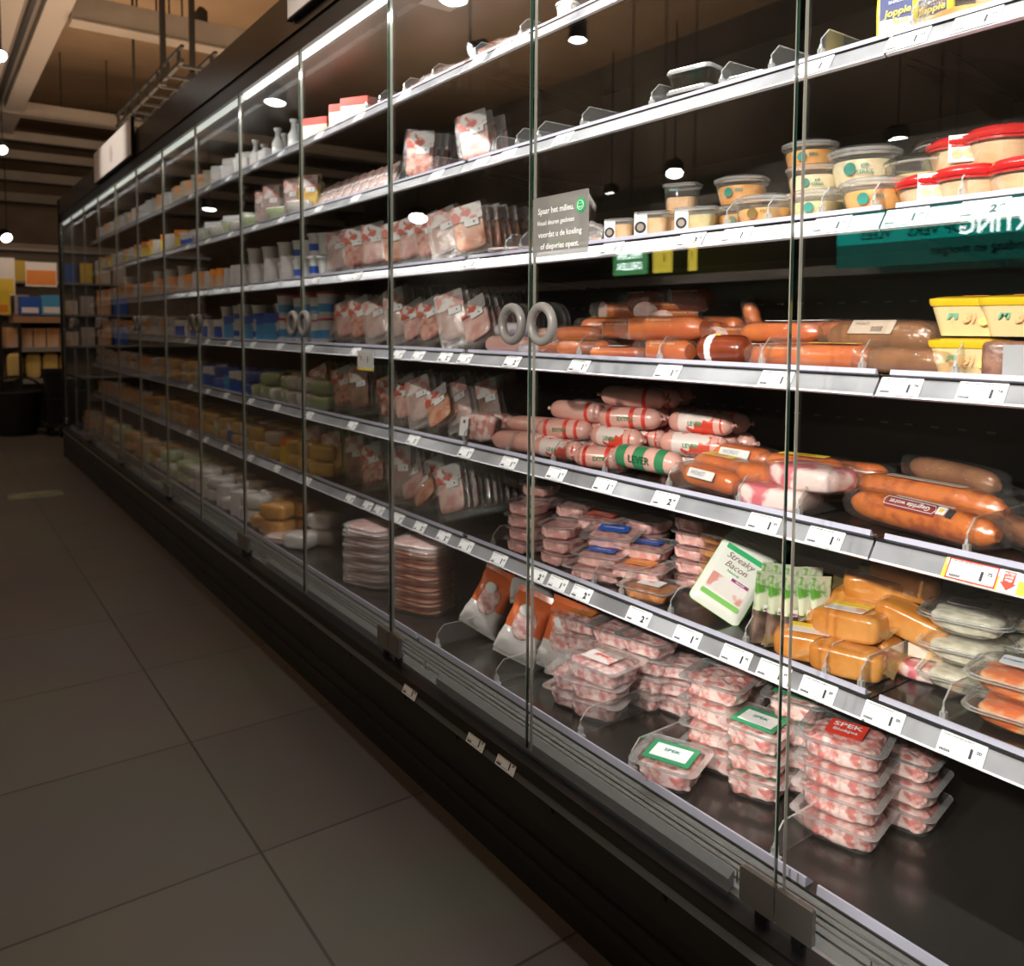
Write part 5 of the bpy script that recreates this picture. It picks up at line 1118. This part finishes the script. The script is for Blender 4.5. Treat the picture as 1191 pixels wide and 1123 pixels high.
# ---- far sections, filled shelf by shelf
far = {  # shelf: list of (Y from, Y to, kinds)
 0: [(3.9, 4.4, ['carton_white', 'pot_plain']), (4.5, 5.3, ['carton_beige', 'carton_orange']), (5.3, 7.9, ['carton_beige', 'carton_white', 'carton_orange', 'pot_plain'])],
 1: [(3.20, 3.9, ['lump_white', 'pack_pale', 'lump_green']), (3.9, 4.7, ['pot_plain', 'lump_white', 'carton_green']), (4.7, 5.1, ['pot_white']), (5.1, 5.9, ['carton_yellow', 'pot_yellow', 'carton_white']), (5.9, 7.9, ['carton_yellow', 'carton_beige', 'carton_white'])],
 2: [(2.98, 3.3, ['pot_plain', 'pot_white']), (3.3, 4.0, ['carton_white', 'pot_plain']), (4.0, 4.9, ['carton_white', 'carton_orange']), (4.9, 7.9, ['carton_orange', 'carton_white', 'pot_plain'])],
 3: [(2.98, 3.45, ['pot_red']), (3.45, 4.3, ['pot_white', 'carton_skyblue', 'pot_plain']), (4.3, 5.2, ['carton_blue', 'carton_white']), (5.2, 7.9, ['carton_white', 'lump_white', 'carton_orange'])],
 4: [(2.98, 3.3, ['lump_white', 'lump_green']), (3.3, 3.8, ['lump_green', 'lump_white']), (3.8, 4.7, ['carton_skyblue', 'lump_blue', 'carton_blue']), (4.7, 5.6, ['lump_orange', 'lump_yellow', 'carton_white']), (5.6, 7.9, ['carton_beige', 'lump_white', 'carton_orange'])],
 5: [(2.98, 3.5, ['lump_yellow', 'carton_yellow']), (3.5, 4.1, ['lump_yellow', 'lump_white']), (4.1, 4.7, ['carton_blue', 'lump_yellow', 'carton_green']), (4.7, 5.7, ['lump_orange', 'carton_white', 'lump_yellow']), (5.7, 7.9, ['lump_white', 'carton_beige', 'carton_orange'])],
 6: [(2.95, 3.5, ['lump_white', 'flat_pale', 'lump_orange']), (3.5, 4.2, ['lump_white', 'carton_white']), (4.2, 5.2, ['lump_green', 'lump_white']), (5.2, 7.9, ['lump_orange', 'lump_green', 'carton_beige'])]}
look = {'carton_white': 'white carton', 'pot_plain': 'plain white pot', 'carton_beige': 'beige carton', 'carton_orange': 'orange-topped carton', 'lump_white': 'white cheese pack', 'pack_pale': 'pale meat pack', 'lump_green': 'pale green pack',
        'carton_green': 'green carton', 'pot_white': 'banded pot', 'carton_yellow': 'yellow carton', 'pot_yellow': 'yellow pot', 'pot_red': 'red-lidded pot', 'carton_skyblue': 'sky-blue carton',
        'carton_blue': 'blue carton', 'lump_blue': 'blue pack', 'lump_yellow': 'yellow cheese pack', 'lump_orange': 'orange pack', 'flat_pale': 'flat pale pack'}
cn = {}
for i, segs in far.items():
    for (ya, yb, ks) in segs:
        y = ya; n = 0
        while y < yb:
            k_ = ks[n % len(ks)] if rnd.random() < .7 else rnd.choice(ks)
            wd = .125 if 'lump' in k_ or 'flat' in k_ else .115 if 'carton' in k_ or 'pack' in k_ else .088
            for row in range(2 if y < 5.5 else 1):
                s_ = .95+rnd.random()*.12
                X = (.240 if i < 6 else .115)+.05+.1*row
                nst = 1 if 'carton' in k_ or 'pack' in k_ or row == 0 and rnd.random() < .25 else 2
                for q in range(nst):
                    hgt = {'pot': .084, 'lum': .062, 'fla': .014}.get(k_[:3], 0)
                    if 'pot_red' == k_: hgt = .100
                    if i < 2 and q: break
                    sec = sec_name[min(6, int((y-Y0)/PITCHM)+1)]; ck = (k_, i, sec); cn[ck] = cn.get(ck, 0)+1
                    place(k_, '%s, %s from the near end, %s, %s section' % (look[k_], ORD[cn[ck]-1], SN[i], sec), (X, y+wd/2, zof(i)+.001+q*hgt*s_), 20+rnd.random()*14, 0, 0, '%ss, %s, %s section' % (look[k_], SN[i], sec), s_)
            y += wd; n += 1

# ---- far end of the aisle
for n in range(7):
    link('orange_carton', KIND['carton_orange'][2][0][1], None, 'orange carton in the upper row of the far display stand, %s from the left' % ORD[n], 'box', 'orange cartons on the far display', None, (-.20+n*.13, YF+.12, .901), None).scale = (1.2, 1.2, 2.1)
for n in range(5):
    link('yellow_carton', KIND['lump_yellow'][2][0][1], None, 'yellow pack in the lower row of the far display stand, %s from the left' % ORD[n], 'box', 'yellow packs on the far display', None, (-.18+n*.17, YF+.12, .551), None).scale = (1.3, 1.3, 4.7)
for n, (x, w_, h, m_, l) in enumerate([(-.02, .20, .20, BLUE, 'blue carton'), (.20, .22, .22, MT['sky_blue_pack'], 'sky-blue and white carton'), (-.27, .12, .26, YEL, 'yellow carton'), (.44, .2, .24, WHITE, 'white carton')]):
    b = MB(); b.box(-w_/2, w_/2, -.08, .08, 0, h, m_); b2 = MB(); b2.box(-w_/2+.02, w_/2-.02, -.083, -.08, h*.1, h*.4, WHITE if n < 2 else ORP)
    o = link('carton', None, None, l+' standing on the wooden top of the far display', 'box', None, None, (x, YF+.2, 1.26)); link('box', b.data('box'), o); link('printed_panel', b2.data('printed_panel'), o)
for x, y, z0, z1, l, m_ in [(-.34, YF+1.2, 1.50, 1.95, 'white and yellow poster board behind the far display, left', YEL), (.12, YF+1.3, 1.62, 1.92, 'cream poster board behind the far display, right', ORP)]:
    o = link('poster_board', None, None, l, 'poster', None, None, (x+.1, y, 0))
    link('board', MB().box(-.17, .17, -.01, .01, z0, z1, WHITE).data('board'), o); link('colour_panel', MB().box(-.16, .16, -.015, -.01, z0+.02, z0+.2, m_).data('colour_panel'), o); link('stand', MB().box(-.02, .02, 0, .02, 0, z0, DK).data('stand'), o)
# goods shelving behind
gs = link('wall_shelving', None, None, 'stocked wall shelving at the far back of the shop', 'shelving', None, None, (-.2, 13.2, 0))
b = MB(); b.box(-2.5, 2.5, .4, .45, 0, 2.3, GREYB); link('back_panel', b.data('back_panel'), gs)
for z in (.4, .85, 1.3, 1.75, 2.2):
    b = MB(); b.box(-2.5, 2.5, 0, .4, z-.03, z, mat('grey_shelf_front')); link('shelf', b.data('shelf'), gs)
ks = ['carton_orange', 'carton_yellow', 'carton_white', 'carton_blue', 'carton_redwhite']
for z in (.85, 1.3, 1.75):
    for n in range(9):
        k_ = ks[int(n*7+z*10) % 5]
        o = link('carton', KIND[k_][2][0][1], None, 'large %s on the far wall shelving, %s board, %s from the left' % (look.get(k_, 'red-topped carton'), {.85: 'lowest', 1.3: 'middle', 1.75: 'upper'}[z], ORD[n]), 'box', 'cartons on the far wall shelving', None, (-1.4+n*.22, 13.35, z+.001)); o.scale = (1.8, 1.8, 2.6)
# black crates and trolley at the far end
def crate(x, y, z, l):
    o = link('black_crate', None, None, l, 'crate', None, None, (x, y, z)); b = MB()
    b.stack([(0, .22, .16, .02), (.26, .25, .19, .02)], GROOVE, cap=(1, 0)); b.stack([(.26, .24, .18, .02), (.02, .21, .15, .02)], GROOVE, cap=(0, 1)); link('body', b.data('body'), o)
    b = MB(); b.stack([(.25, .26, .20, .02), (.275, .26, .20, .02)], GROOVE, cap=(0, 0)); b.stack([(.275, .24, .18, .02), (.25, .24, .18, .02)], GROOVE, cap=(0, 0)); link('rim', b.data('rim'), o)
crate(.26, 9.75, .13, 'black plastic crate on the far trolley, lower one'); crate(.26, 9.75, .41, 'black plastic crate on the far trolley, upper one')
t = link('crate_dolly', None, None, 'low black dolly under the crates at the far end', 'dolly', None, None, (.26, 9.75, 0))
link('deck', MB().box(-.27, .27, -.21, .21, .09, .125, GROOVE).data('deck'), t)
for sx in (-.2, .2):
    for sy in (-.15, .15): link('wheel', MB().tube([(sx-.015, sy, .045), (sx+.015, sy, .045)], .045, GROOVE, 14).data('wheel'), t)
o = link('round_black_basket', None, None, 'round black basket bin left of the crates at the far end', 'basket', None, None, (-.22, 9.95, 0))
link('body', MB().stack([(0, .17, .17, .17), (.10, .20, .20, .2), (.45, .24, .24, .24), (.46, .22, .22, .22), (.12, .17, .17, .17)], GROOVE, n=8, cap=(1, 1)).data('body'), o)
b = MB(); b.tube([(.23*math.cos(R(a)), 0, .45+.16*math.sin(R(a))) for a in range(0, 181, 15)], .012, GROOVE, 8); link('handle', b.data('handle'), o)
# green floor sticker
link('floor_sticker', MB().box(-.32, .0, -.12, .12, 0, .001, mat('sticker_green', (.05, .16, .10), .5, noise_col=(.3, .22, .12), nscale=9)).data('floor_sticker'), None, 'green and brown sticker on the floor tiles in the far aisle', 'sticker', None, None, (-.25, 6.35, .0005))
